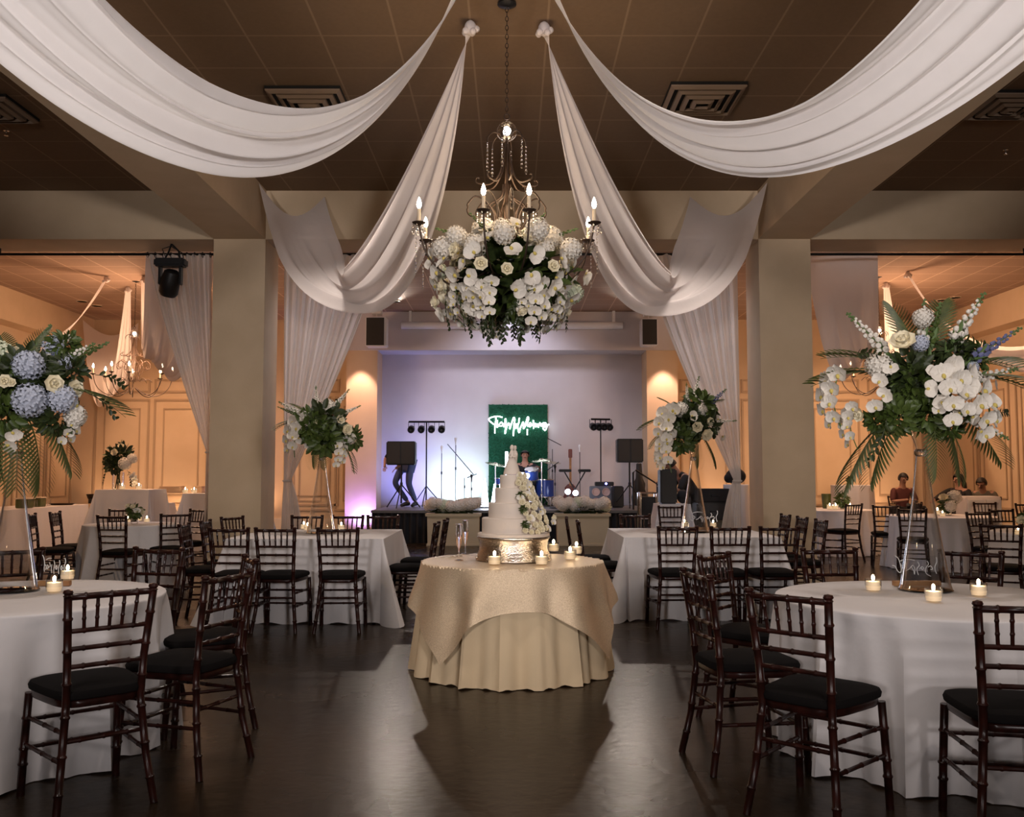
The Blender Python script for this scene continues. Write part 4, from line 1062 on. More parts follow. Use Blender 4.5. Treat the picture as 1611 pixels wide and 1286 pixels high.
for a in range(8):
    an = a*PI/4+PI/8 + (.0); R_ = .70; c_, s_ = math.cos(an), math.sin(an)
    if abs(c_) < .5 and s_ < 0: an += (.13 if c_ > 0 else -.13)*-1; R_ = .62; c_, s_ = math.cos(an), math.sin(an)
    pr = [(.06,2.98),(.25,2.86),(.42,2.84),(.57,2.92),(.66,3.05),(.70,ZC)]
    k_ = R_/.70
    arm = MB().tube(smooth([(r*k_*c_, r*k_*s_, z) for r, z in pr]), .0075, 8).build('arm', M['iron'], ch)
    cp = MB().lathe([(.006,-.02),(.012,-.015),(.045,0),(.052,.008),(.048,.010),(.012,.006)], (R_*c_, R_*s_, ZC), 20).build('candle_cup', M['iron'], arm)
    MB().lathe([(.013,0),(.013,.105),(.004,.11)], (R_*c_, R_*s_, ZC+.006), 12).build('candle_sleeve', M['sleeve'], arm)
    MB().lathe([(.006,0),(.016,.018),(.019,.035),(.013,.06),(.004,.085),(.0001,.09)], (R_*c_, R_*s_, ZC+.11), 12).build('candle_bulb', M['bulb'], arm)
    for q in range(7):
        b = q*2*PI/7; ob('crystal_drop', DROP, arm, (R_*c_+.047*math.cos(b), R_*s_+.047*math.sin(b), ZC))
    # bead swag from cup to centre
    mb = MB(); 
    for q in range(24):
        f = q/23; r = R_*(1-f)+.22*f; z = ZC-.06+.05*f-.35*f*(1-f); mb.sphere((r*c_, r*s_, z), .0065, 6, 4)
    mb.build('bead_chain', M['crystal'], arm)
    if abs(c_) > .6:
        mb = MB(); drop(mb, (R_*c_*1.03, R_*s_*1.03, ZC-.04), .34, .006); mb.build('crystal_strand', M['crystal'], arm)
# flowers hung in the chandelier
fb = thing('hanging_flower_arrangement', 'huge white orchid and greenery ball hanging inside the chandelier arms', 'flowers', (HX, HY, 2.88))
rn = random.Random(11)
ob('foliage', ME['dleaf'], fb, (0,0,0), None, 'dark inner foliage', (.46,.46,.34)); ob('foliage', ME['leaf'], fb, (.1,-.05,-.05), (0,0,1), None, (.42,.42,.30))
N_ = 130
for i in range(N_):
    z = 1-1.75*(i+.5)/N_; r = math.sqrt(max(0, 1-z*z)); a = i*2.39996+.3
    d = Vector((r*math.cos(a), r*math.sin(a), z))
    # a dark leafy gap left of centre and one right, as seen from the front
    if d.y < 0 and (abs(d.x+.12) < .10 or abs(d.x-.26) < .05) and -.75 < d.z < .45 and rn.random() < .85: continue
    p_ = Vector((d.x*.56, d.y*.56, d.z*.36 if d.z > 0 else d.z*.46)) * rn.uniform(.80, 1.10)
    k_ = 'orchid' if rn.random() < .8 else ('rose' if rn.random() < .75 else 'hydg')
    if d.z > .45 and rn.random() < .4: k_ = 'hyd'
    s_ = {'orchid': .078, 'rose': .065, 'hydg': .075, 'hyd': .085}[k_]*rn.uniform(.85, 1.15)
    bloom(fb, k_, p_, d+Vector((rn.uniform(-.4,.4), rn.uniform(-.4,.4), rn.uniform(-.4,.3))), s_, rn.uniform(0, 6))
for i in range(14):
    a = i*2*PI/14+rn.uniform(-.2,.2); p_ = Vector((.40*math.cos(a), .40*math.sin(a), -.08)); hang(fb, 'spray', p_, rn.uniform(.26,.36), rn.uniform(-.3,.3), .25, (math.cos(a), math.sin(a), 0))
for i in range(34):
    a = i*2.4; r = .12+.42*((i*7 % 34)/34); z = -.18 if r > .38 else -.24
    hang(fb, 'sprig', (r*math.cos(a), r*math.sin(a), z), rn.uniform(.15,.25)*(1.2 if r < .3 else .9), rn.uniform(-.5,.5), .2, (math.cos(a), math.sin(a), 0))
for i in range(6):
    a = i; shoot(fb, 'gspike', (0,0,.2), (.55*math.cos(a*1.05), .5*math.sin(a*1.05), .38), .5)
# ================= SIDE ROOM CHANDELIERS AND SWAGS =================
def copy_skip(o, parent=None):
    c = o.copy(); COL.objects.link(c)
    if parent is not None: c.parent = parent
    for k_ in list(o.children):
        if k_.name.split('.')[0] not in ('crystal_drop', 'bead_chain', 'crystal_strand'): copy_skip(k_, c)
    return c
cl_ = copy_skip(ch); cl_.location = (-7.2, 17.8, .02); cl_['label'] = 'lit bronze chandelier hanging in the left room'
cr_ = copy_skip(ch); cr_.location = (6.85, 17.4, .02); cr_['label'] = 'bronze chandelier half hidden behind the front right flowers'
def sideswags(cx, cy, sgn, name):
    H = lambda dx, dy: (cx+dx, cy+dy, ce)
    out = sgn*9.85; inn = sgn*4.15
    swag('ceiling_drape', H(-sgn*.35, -.5), (inn, 13.3, 4.95), (inn+sgn*.9, 12.8, 4.95), 2.05, 1.6, 'white swag hanging close beside the %s room chandelier, on its column side' % name, 31, M['swagp'])
    swag('ceiling_drape', H(sgn*.35, -.5), (out, 13.3, 4.9), (out-sgn*.9, 12.8, 4.95), 1.9, 1.6, 'narrow white swag running to the outer front corner of the %s room' % name, 32, M['swagp'])
    swag('ceiling_drape', H(sgn*.35, .5), (out, 21.4, 4.9), (out-sgn*1.0, 22.1, 4.95), 2.1, 1.5, 'peach-lit swag running to the back corner of the %s room' % name, 33, M['swagp'])
sideswags(-7.2, 17.8, -1, 'left'); sideswags(6.85, 17.4, 1, 'right')

# ================= MOVING HEAD LIGHT =================
t = thing('moving_head_light', 'black moving-head stage light clamped under the header, upper left', 'stage light', (-4.50, 12.25, SOF))
MB().box(-.12,-.06,-.30,.12,.06,-.22).bevbox(-.20,-.09,-.31,.20,.09,-.20,.02).build('base', M['black'], t)
MB().tube([(0,0,0),(-.03,0,-.1),(-.08,0,-.2)], .012, 6).tube([(0,0,0),(.1,0,-.1),(.12,0,-.2)], .012, 6).build('clamp', M['blackm'], t)
MB().tube([(-.06,0,-.2),(-.13,.03,-.06),(-.02,.04,-.02),(.14,.03,-.12),(.17,0,-.22)], .007, 6).build('power_cable', M['black'], t)
MB().bevbox(-.15,-.05,-.55,-.12,.05,-.30,.01).bevbox(.12,-.05,-.55,.15,.05,-.30,.01).build('yoke', M['black'], t)
Mh = Matrix.Translation((0,0,-.50)) @ Matrix.Rotation(.3, 4, 'Y') @ Matrix.Rotation(.35, 4, 'X')
MB().lathe([(.0001,-.20),(.095,-.20),(.125,-.15),(.125,.02),(.10,.13),(.07,.15),(.0001,.15)], n=24, M=Mh).build('lamp_head', M['black'], t)

# ================= HUNG LOUDSPEAKERS =================
def hung(x0, x1, z0, z1, y, label, side):
    t = thing('hanging_loudspeaker', label, 'speaker', ((x0+x1)/2, y, z0)); w = (x1-x0)/2; h = z1-z0
    MB().bevbox(-w, -.0, 0, w, .35, h, .02).build('cabinet', M['white'], t)
    MB().box(-w+.02+(.0 if side < 0 else .0), -.018, .02, w-(.05 if side < 0 else .02), -.001, h-.02).build('grille', M['grille'], t, smooth=False)
    MB().tube([(0,.15,h),(0,.15,h+.09)], .012, 6).tube([(-.1,.15,h+.09),(.1,.15,h+.09)], .015, 6).box(-.1,.05,h+.08,.1,.3,CEIL-z0).build('bracket', M['white'], t)
hung(-3.22, -2.76, 4.17, 4.82, 20.5, 'white-sided loudspeaker hanging above the left stage pillar', -1)
hung(2.86, 3.22, 4.20, 4.80, 20.6, 'grey loudspeaker hanging above the right stage pillar', 1)

# ================= HEDGE PANEL AND NEON =================
YN = BACK-.35
a = P(769, 637, YN); b = P(861, 637, YN)
t = thing('hedge_panel', 'tall green boxwood hedge backdrop panel behind the drums', 'backdrop', ((a.x+b.x)/2, YN, .65))
w = (b.x-a.x)/2; hh = a.z-.65
MB().box(-w, -.03, 0, w, .04, hh).build('board', M['grass'], t, smooth=False)
mb = MB(); rn = random.Random(3)
for i in range(5200):
    x, z = rn.uniform(-w, w), rn.uniform(.01, hh); s_ = rn.uniform(.012, .026); an = rn.uniform(0, 6.28); ti = rn.uniform(-.7, .7)
    u = Vector((math.cos(an), 0, math.sin(an))); v = Vector((-math.sin(an), ti, math.cos(an)))
    p = Vector((x, -.035-rn.random()*.03, z)); mb.add([p-u*s_, p-v*s_*.5, p+u*s_, p+v*s_*.5+Vector((0,-.012,0))], [(0,1,2,3)])
lf = mb.build('leaves', M['grass'], t, smooth=False); lf['kind'] = 'stuff'
NE = [[(430,185),(330,160),(200,175),(110,220),(130,270),(200,330),(225,350)], [(270,180),(275,260),(250,400),(250,560)], [(310,250),(300,420)], [(300,420),(350,360),(400,300),(440,360),(380,390),(300,340)], [(440,350),(470,400),(500,210),(510,330),(490,570),(520,440),(570,320),(600,380),(600,460)],
      [(600,460),(640,340),(690,190),(720,240),(700,360),(685,620)], [(700,400),(750,340),(790,360),(740,400),(720,440),(790,420)], [(825,200),(815,300),(790,400),(820,545),(850,440),(910,300),(930,340),(920,450),(960,400)],
      [(960,400),(990,280),(1020,180),(1045,210),(1010,350),(1040,400)], [(1015,460),(1012,600)], [(1040,400),(1080,310),(1110,370),(1060,410)], [(1155,250),(1155,360),(1160,450)], [(1110,380),(1200,330),(1210,410),(1250,340),(1270,420),(1310,310),(1340,390),(1370,330),(1420,310)], [(1420,310),(1390,400),(1430,380),(1440,310),(1470,400),(1430,490),(1380,430),(1440,400),(1525,345)]]
t = thing('neon_sign', 'white glowing script neon sign on the green hedge panel', 'neon sign', (P(816, 670, YN-.12).x, YN-.12, P(816, 670, YN).z))
strokes(t, NE, (YN-.12)/F_PX/14.92, (810, 373), M['neon'], .0135, 'neon_tube')
MB().box(-.6,.02,-.22,-.57,.06,.22).box(.5,.02,-.2,.53,.06,.2).build('mount', M['thin'], t, smooth=False)

# ================= PLANTERS =================
def planter(x, label, flab, seed):
    t = thing('planter_box', label, 'planter', (x, 18.35, 0))
    vs = []; 
    mb = MB()
    def tap(w0, w1, z0, z1, d0, d1):
        mb.add([(-w0,-d0,z0),(w0,-d0,z0),(w0,d0,z0),(-w0,d0,z0),(-w1,-d1,z1),(w1,-d1,z1),(w1,d1,z1),(-w1,d1,z1)], [(3,2,1,0),(4,5,6,7),(0,1,5,4),(1,2,6,5),(2,3,7,6),(3,0,4,7)])
    tap(.49,.50,.0,.56,.20,.21); mb.build('box', M['planter'], t, smooth=False)
    mb = MB(); tap(.53,.535,.56,.61,.235,.24); tap(.51,.51,.0,.04,.22,.22); mb.build('rim', M['planter'], t, smooth=False)
    f = thing('hydrangea_row', flab, 'flowers', (x, 18.35, .62)); rn = random.Random(seed)
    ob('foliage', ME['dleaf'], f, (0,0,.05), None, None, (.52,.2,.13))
    for i in range(17):
        px = -.46+.92*i/16+rn.uniform(-.02,.02); s_ = rn.uniform(.10,.13)
        bloom(f, 'hydg' if (i*7+seed) % 9 == 0 else 'hyd', (px, (-.13 if i % 2 else .02)+rn.uniform(-.03,.03), rn.uniform(.12,.22)), (0,-.6,1), s_, i)
    return t
planter(P(714,830,18.35).x, 'tan rectangular planter box on the floor, left of the cake', 'row of white hydrangeas filling the left planter box', 1)
planter(P(916,830,18.35).x, 'tan rectangular planter box on the floor, right of the cake', 'row of white and pale green hydrangeas filling the right planter box', 5)

# ================= STAGE EQUIPMENT =================
DK = .652
def X(px, Y): return (px-805.5)*Y/F_PX
def tripod(mb, z0=0, h=.45, r=.35, th=.012):
    for a in range(3):
        an = a*2.094+.4; mb.tube([(0,0,z0+h),(r*math.cos(an),r*math.sin(an),z0+.012)], th, 6)
    return mb
def pa(px, Y, w, h, pxz, label):
    zc_ = P(px, pxz, Y).z-DK
    t = thing('loudspeaker_stand', label+' pole stand', 'speaker stand', (X(px,Y), Y, DK))
    MB().tube([(0,0,.1),(0,0,zc_-h/2)], .018, 8).build('pole', M['blackm'], t); tripod(MB(), 0, .5, .42, .014).build('tripod_legs', M['blackm'], t); MB().tube([(0,0,.47),(0,0,.54)], .03, 8).build('collar', M['black'], t)
    s = thing('loudspeaker', label+' on its pole', 'speaker', (X(px,Y), Y, DK+zc_-h/2+.001))
    MB().bevbox(-w/2,-.17,0,w/2,.17,h,.02).build('cabinet', M['black'], s)
    MB().box(-w/2+.025,-.185,.025,-.015,-.171,h-.025).box(.015,-.185,.025,w/2-.025,-.171,h-.025).build('grille', M['grille'], s, smooth=False)
pa(632, 20.0, .61, .50, 713.5, 'black loudspeaker left of the stage')
pa(990, 20.0, .55, .50, 709.5, 'black loudspeaker right of the stage')
def lightbar(px, Y, pyb, hw, n, label, rot=0):
    zb_ = P(px, pyb, Y).z-DK
    t = thing('light_bar_stand', label, 'stage light', (X(px,Y), Y, DK), rot)
    MB().tube([(0,0,.1),(0,0,zb_)], .016, 8).build('pole', M['blackm'], t); tripod(MB(), 0, .45, .4).build('tripod_legs', M['blackm'], t)
    MB().tube([(-hw,0,zb_),(hw,0,zb_)], .022, 8).build('crossbar', M['blackm'], t)
    for i in range(n):
        x = -hw*.85+hw*1.7*i/(n-1)
        o = MB().box(x-.07,-.01,zb_-.14,x-.06,.01,zb_).box(x+.06,-.01,zb_-.14,x+.07,.01,zb_).build('yoke', M['blackm'], t, smooth=False)
        Mx = Matrix.Translation((x,-.02,zb_-.16)) @ Matrix.Rotation(PI/2+.3, 4, 'X')
        MB().lathe([(.0001,-.09),(.05,-.09),(.078,-.03),(.078,.09),(.06,.09),(.055,.02),(.0001,.0)], n=16, M=Mx).build('par_can', M['black'], o)
lightbar(671, 21.0, 664, .40, 4, 'T-bar stand with four black stage lamps, left of the green panel')
lightbar(945, 21.0, 660, .22, 4, 'stand with a compact bar of black lamps, right of the green panel', .2)
def micstand(px, Y, py, label, boom=None, lit=True):
    z = P(px, py, Y).z-DK
    t = thing('microphone_stand', label, 'microphone stand', (X(px,Y), Y, DK))
    MB().lathe([(.0001,0),(.13,0),(.13,.012),(.012,.03),(.009,.05)][::1], n=20).tube([(0,0,.03),(0,0,z-.1)], .008, 6).tube([(0,0,z*.55),(0,0,z*.55+.06)], .018, 6).build('stand', M['blackm'], t)
    if boom:
        a = P(boom[0], boom[1], Y); b = P(boom[2], boom[3], Y); o_ = Vector((X(px,Y), Y, DK))
        MB().tube([a-o_, b-o_], .009, 6).build('boom_arm', M['blackm'], t)
    if lit:
        m = MB().lathe([(.012,0),(.017,.09),(.026,.11),(.03,.14),(.02,.165),(.0001,.17)], (0,0,z-.12), 12); m.build('microphone', M['white'] if lit == 1 else M['blackm'], t)
micstand(695, 20.8, 705, 'leftmost straight microphone stand, nearest the T-bar lamps')
micstand(717, 20.6, 692, 'tall straight microphone stand between the boom and the T-bar')
micstand(731, 20.9, 745, 'boom microphone stand left of the drums', (704, 699, 745, 747), False)
micstand(742, 20.4, 750, 'short stand holding a dark device, left of the drums', (735, 752, 750, 746), 2)
micstand(869, 21.4, 700, 'boom stand reaching over the right cymbal', (860, 689, 883, 701), False)
micstand(912, 20.9, 703, 'microphone stand behind the keyboards')
micstand(873, 19.8, 735, 'short boom stand with a black microphone right of the drums', (860, 741, 879, 727), 2)
# LED tube and cones, globes
t = thing('light_tube', 'vertical glowing tube light behind the cake topper', 'lamp', (X(797,20.9), 20.9, DK)); z = P(797,711,20.9).z-DK
MB().lathe([(.09,0),(.09,.02),(.02,.03)], n=16).build('base', M['black'], t); MB().tube([(0,0,.03),(0,0,z)], .03, 10).build('tube', M['lampb'], t)
def cone(px, Y, py, r, label):
    z = P(px,py,Y).z-DK; t = thing('light_cone', label, 'lamp', (X(px,Y), Y, DK))
    MB().lathe([(r,0),(r,.03)], n=12).build('base', M['black'], t); MB().lathe([(r,.03),(r*.8,.1),(r*.45,z*.6),(.012,z),(.0001,z+.005)], n=14).build('shade', M['lampb'], t)
cone(763, 20.0, 753, .10, 'leftmost glowing white cone lamp on stage'); cone(778, 20.3, 762, .09, 'glowing white cone lamp beside the cake, middle of three'); cone(788, 20.1, 757, .09, 'glowing white cone lamp half behind the cake, right of three')
def globe(px, py, Y, label, r=.06):
    z = P(px,py,Y).z; t = thing('lamp_globe', label, 'lamp', (X(px,Y), Y, DK)); MB().tube([(0,0,0),(0,0,z-DK)], .012, 6).lathe([(.08,0),(.08,.015),(.01,.02)], n=12).build('stem', M['blackm'], t); MB().sphere((0,0,z-DK), r, 12, 8).build('globe', M['lampb'], t)
globe(822, 748, 20.5, 'left small glowing globe in front of the drummer'); globe(829, 749, 20.5, 'right small glowing globe in front of the drummer'); globe(893, 774, 20.2, 'glowing globe beneath the keyboard stand, at its left'); globe(905, 776, 20.2, 'glowing globe beneath the keyboard stand, at its right')
# drum kit
DX, DY = X(822,21.0), 21.0
dk = thing('drum_kit', 'blue drum kit with bronze cymbals in front of the green panel', 'drums', (DX, DY, DK))
def drum(x, y, z, r, h, M_=None, nm='drum'):
    T = Matrix.Translation((x,y,z)) @ (M_ or Matrix.Identity(4))
    o = MB().lathe([(r,-h/2),(r,h/2)], n=28, M=T).build(nm, M['drum'], dk)
    mb = MB()
    for zz_ in (-h/2, h/2): mb.tube([T @ Vector((r*1.02*math.cos(q*PI/14), r*1.02*math.sin(q*PI/14), zz_)) for q in range(28)], .012, 6, closed=True)
    mb.build('hoop', M['chrome'], o)
    for zz_ in (-h/2, h/2): MB().lathe([(.0001, zz_),(r*.99, zz_+.001)], n=28, M=T).build('drum_head', M['white'], o)
drum(0,-.1,.29,.27,.42, Matrix.Rotation(PI/2,4,'X'), 'bass_drum'); drum(-.22,-.1,.72,.14,.2, Matrix.Rotation(.35,4,'X'), 'tom_drum'); drum(.20,-.1,.72,.15,.22, Matrix.Rotation(.35,4,'X'), 'tom_drum'); drum(.5,.05,.40,.20,.38,None,'floor_tom'); drum(-.45,.1,.55,.17,.14,None,'snare_drum')
for x, y, z, r, tl in ((-.60,-.15,.93,.24,.2),(.42,-.15,1.02,.23,-.12),(.62,.25,.98,.25,.1),(-.28,.3,.90,.20,.1)):
    MB().tube([(x,y,.02),(x,y,z)], .012, 6).tube([(x,y,.3),(x+.2,y,.01)],.01,5).tube([(x,y,.3),(x-.14,y+.16,.01)],.01,5).tube([(x,y,.3),(x-.14,y-.16,.01)],.01,5).build('cymbal_stand', M['chrome'], dk)
    MB().lathe([(r,0),(r*.3,.02),(.05,.025),(.03,.045),(.0001,.048)], n=28, M=Matrix.Translation((x,y,z)) @ Matrix.Rotation(tl,4,'Y') @ Matrix.Rotation(.15,4,'X')).build('cymbal', M['cymbal'], dk)
# keyboards
t = thing('keyboard_stand', 'X-shaped stand with two small black keyboards right of the drums', 'keyboard', (X(904,20.4), 20.4, DK)); z = P(904,743,20.4).z-DK
MB().tube([(-.22,0,0),(.22,0,z)], .014, 6).tube([(.22,.03,0),(-.22,.03,z)], .014, 6).tube([(-.22,-.2,.01),(-.22,.2,.01)],.014,6).tube([(.22,-.2,.01),(.22,.2,.01)],.014,6).build('x_frame', M['blackm'], t)
for s in (-1, 1): MB().bevbox(s*.21-.13,-.12,z,s*.21+.13,.12,z+.06,.01).build('keyboard', M['black'], t)
# guitar on stand
t = thing('guitar', 'red electric guitar standing upright behind the keyboards', 'guitar', (X(897,21.3), 21.3, DK))
MB().lathe([(.0001,0),(.14,.02),(.17,.14),(.11,.26),(.13,.36),(.06,.44),(.0001,.45)], (0,0,.05), 20, sx=1, sy=.22).build('body', M['red'], t)
MB().box(-.025,-.04,.45,.025,-.01,1.08).build('neck', M['dwood'], t, smooth=False); MB().bevbox(-.045,-.04,1.08,.045,-.015,1.28,.01).build('headstock', M['red'], t)
MB().tube([(-.15,.0,.0),(-.05,.05,.3),(.05,.05,.3),(.15,0,0)], .01, 6).tube([(0,.05,.3),(0,.25,0)],.01,6).build('stand', M['blackm'], t)
# amp
t = thing('guitar_amplifier', 'four-cone amplifier cabinet with pale speaker cones', 'amplifier', (X(944,20.6), 20.6, DK)); zt_ = P(944,765,20.6).z-DK; zt_ = max(.44, zt_)
MB().bevbox(-.23,-.15,0,.23,.15,zt_,.015).build('cabinet', M['ampgrey'], t)
for i in (-1,1):
    for j in (0,1): MB().lathe([(.088,0),(.085,.012),(.05,-.0),(.03,-.01),(.0001,.0)], n=20, M=Matrix.Translation((i*.11,-.155,.115+j*.215)) @ Matrix.Rotation(PI/2,4,'X')).build('speaker_cone', M['cone'], t)
t = thing('amplifier_head', 'black mixer head with a blue light, on the four-cone amplifier', 'amplifier', (X(950,20.6), 20.6, DK+zt_+.002)); MB().bevbox(-.20,-.12,0,.20,.12,.09,.01).build('case', M['black'], t); MB().sphere((.03,-.125,.05), .022, 10, 6).build('blue_indicator', mat('blue_led', (.1,.1,1), .4, emit=(.2,.2,1), es=12), t)
def boxspk(px0, px1, py0, Y, label, z0=DK, nm='floor_loudspeaker', cat='speaker', d=.2):
    x0, x1 = X(px0,Y), X(px1,Y); z = P(px0,py0,Y).z
    t = thing(nm, label, cat, ((x0+x1)/2, Y, z0)); w = (x1-x0)/2
    MB().bevbox(-w,-d,0,w,d,z-z0,.02).build('cabinet', M['black'], t); MB().box(-w+.02,-d-.012,.03,w-.02,-d-.001,z-z0-.03).build('grille', M['grille'], t, smooth=False)
    return t
boxspk(963, 979, 765, 20.4, 'small black speaker standing right of the pale-cone amplifier')
t = thing('guitar_case', 'tall black guitar case standing at the right of the stage', 'case', (X(1005,21.2), 21.2, DK)); MB().lathe([(.0001,0),(.16,.02),(.18,.2),(.13,.38),(.14,.5),(.08,.62),(.06,.95),(.0001,.98)], n=24, sx=1, sy=.45).build('shell', M['black'], t)
# stage steps hand rail and silver rack
t = thing('handrail', 'black tubular handrail sloping down beside the stage steps', 'handrail', (0,0,0))
for y in (18.9, 19.6):
    a = P(996,740,y); b = P(1034,762,y); MB().tube([(a.x,y,.66),(a.x,y,a.z-.05),(a.x+.05,y,a.z),(b.x,y,b.z),(b.x,y,0)], .02, 8).build('rail', M['blackm'], t)
t = thing('equipment_rack', 'silver-framed equipment rack beside the stage steps', 'rack', (X(1018,17.6), 17.6, 0)); w = .155
mb = MB()
for sx in (-1,1):
    for sy in (-1,1): mb.tube([(sx*w,sy*w,0),(sx*w,sy*w,1.02)], .018, 8)
for z in (.1,.55,1.02):
    mb.tube([(-w,-w,z),(w,-w,z),(w,w,z),(-w,w,z)], .014, 6, closed=True)
mb.build('frame', M['chrome'], t); MB().bevbox(-w+.02,-w+.02,.12,w-.02,w-.02,.95,.01).build('amplifier_box', M['black'], t)
# dj corner
xe0, xe1 = X(1031,14.7), X(1081,14.7)
rect_table(xe0, xe1, 14.45, 15.0, .91, 'equipment table under a pale cloth, right of the stage', 'pale cloth on the equipment table right of the stage', 41, name='equipment_table', amp=.01)
boxspk(1036, 1062, 738, 14.66, 'black upright speaker standing on the equipment table', .915, 'table_loudspeaker', d=.14)
t = thing('equipment_bag', 'soft black gear bag on the equipment table', 'bag', (X(1073,14.65), 14.65, .915)); MB().sphere((0,0,.11), .125, 16, 10, (.75,.8,.86)).build('bag_body', M['dark'], t)
zz = 0
for i, (w, h, m, lab) in enumerate(((.30,.34,'black','bottom'),(.29,.30,'greysh','second from the bottom'),(.27,.28,'black','second from the top'),(.26,.22,'dark','topmost'))):
    t = thing('equipment_case', 'black gear case behind the DJ, %s of its stack' % lab, 'case', (X(1118,15.2)+.02*(i % 2), 15.25, zz)); MB().bevbox(-w,-.22,0,w,.22,h-.002,.025).build('case_body', M[m], t); MB().tube([(-.06,-.225,h*.5),(-.05,-.25,h*.5),(.05,-.25,h*.5),(.06,-.225,h*.5)], .01, 6).build('handle', M['blackm'], t); zz += h
t = thing('backpack', 'black slumped bag on the narrow tall cocktail table', 'bag', (3.70, 15.6, 1.205)); MB().sphere((0,0,.13), .17, 18, 12, (1.0,.7,.78)).sphere((-.12,-.02,.10), .08, 10, 8).build('bag_body', M['dark'], t); MB().tube([(-.05,-.1,.24),(0,-.12,.30),(.06,-.1,.24)], .01, 6).build('strap', M['dark'], t)

# ================= LEFT ROOM BUFFET =================
def onb(x, y, z=.765): return Vector((x, y, z))
for i, (px, lab) in enumerate(((42,'left'),(62,'right'))):
    Y = 16.9+i*.7; p = Vector((X(px,Y), Y, .765)); t = thing('serving_box', '%s of the two glass-sided food boxes on the long buffet' % lab, 'box', p)
    MB().bevbox(-.11,-.11,0,.11,.11,.16,.01).build('box_body', M['palm'], t); MB().bevbox(-.13,-.13,.16,.13,.13,.18,.004).build('lid', M['trim'], t)
p = Vector((-8.86, 18.6, .765)); t = thing('serving_tray', 'dark oval serving tray near the end of the long buffet', 'tray', p); MB().lathe([(.0001,.0),(.2,.0),(.25,.03),(.24,.03),(.19,.012),(.0001,.012)], n=28, sx=1, sy=.7).build('tray', M['iron'], t)
for i in range(4):
    Y = 17.2+.32*i; p = Vector((-8.72-.06*i, Y, .765)); t = thing('tumbler', 'clear glass tumbler on the long buffet', 'glass', p, group='tumblers on the buffet'); t['label'] = 'clear glass tumbler in the row on the long buffet'; MB().lathe([(.03,0),(.04,.13)], n=14).build('body', M['thin'], t)
p = Vector((X(152,19.6), 19.6, .765)); t = thing('gold_urn', 'gold bowl-shaped urn with a handle at the end of the buffet', 'urn', p)
MB().lathe([(.10,0),(.11,.02),(.07,.04),(.14,.10),(.17,.19),(.155,.19),(.12,.10),(.0001,.06)], n=24).build('bowl', M['iron'], t); MB().tube([(.15,0,.17),(.21,0,.2),(.22,0,.14),(.16,0,.07)], .012, 6).build('handle', M['silver'], t); MB().lathe([(.06,.0),(.06,.09),(.0001,.1)], n=14).build('burner', M['black'], t, loc=(0,-.16,0))
for px0, px1, Y, lab in ((256,290,17.3,'stacked wooden serving trays on the far left serving table'),(309,323,17.5,'wooden box next to the left column on the serving table')):
    x0, x1 = X(px0,Y), X(px1,Y); t = thing('wooden_tray', lab, 'tray', ((x0+x1)/2, Y, 1.025)); w = (x1-x0)/2
    MB().box(-w,-.15,0,w,.15,.02).box(-w,-.15,.02,w,-.13,.09).box(-w,.13,.02,w,.15,.09).box(-w,-.13,.02,-w+.02,.13,.09).box(w-.02,-.13,.02,w,.13,.09).build('tray_body', M['redwax'], t, smooth=False); MB().box(-w*.95,-.14,.092,w*.9,.14,.125).build('tray_lid', M['redwax'], t, smooth=False)

# ================= RIGHT ROOM SCREEN =================
x0, x1 = X(1508,16.4), X(1563,16.4); t = thing('white_cabinet', 'white square-panelled stand with a star panel, right of the seated people', 'furniture', ((x0+x1)/2, 16.4, 0)); w = (x1-x0)/2
MB().bevbox(-w,-.2,0,w,.2,.99,.02).build('body', M['swag'], t, smooth=False); mb = MB()
frame_xz(mb, -w+.02, .0, .25, .93, -.2, .05, .03); frame_xz(mb, .03, w-.02, .25, .93, -.2, .05, .03); mb.build('front_frame', M['white'], t, smooth=False)
mb = MB()
for cx_ in (-w/2, w/2):
    for a in range(4): mb.tube([(cx_-.17*math.cos(a*PI/4), -.215, .59-.2*math.sin(a*PI/4)), (cx_+.17*math.cos(a*PI/4), -.215, .59+.2*math.sin(a*PI/4))], .012, 5)
mb.build('star_lattice', M['white'], t)

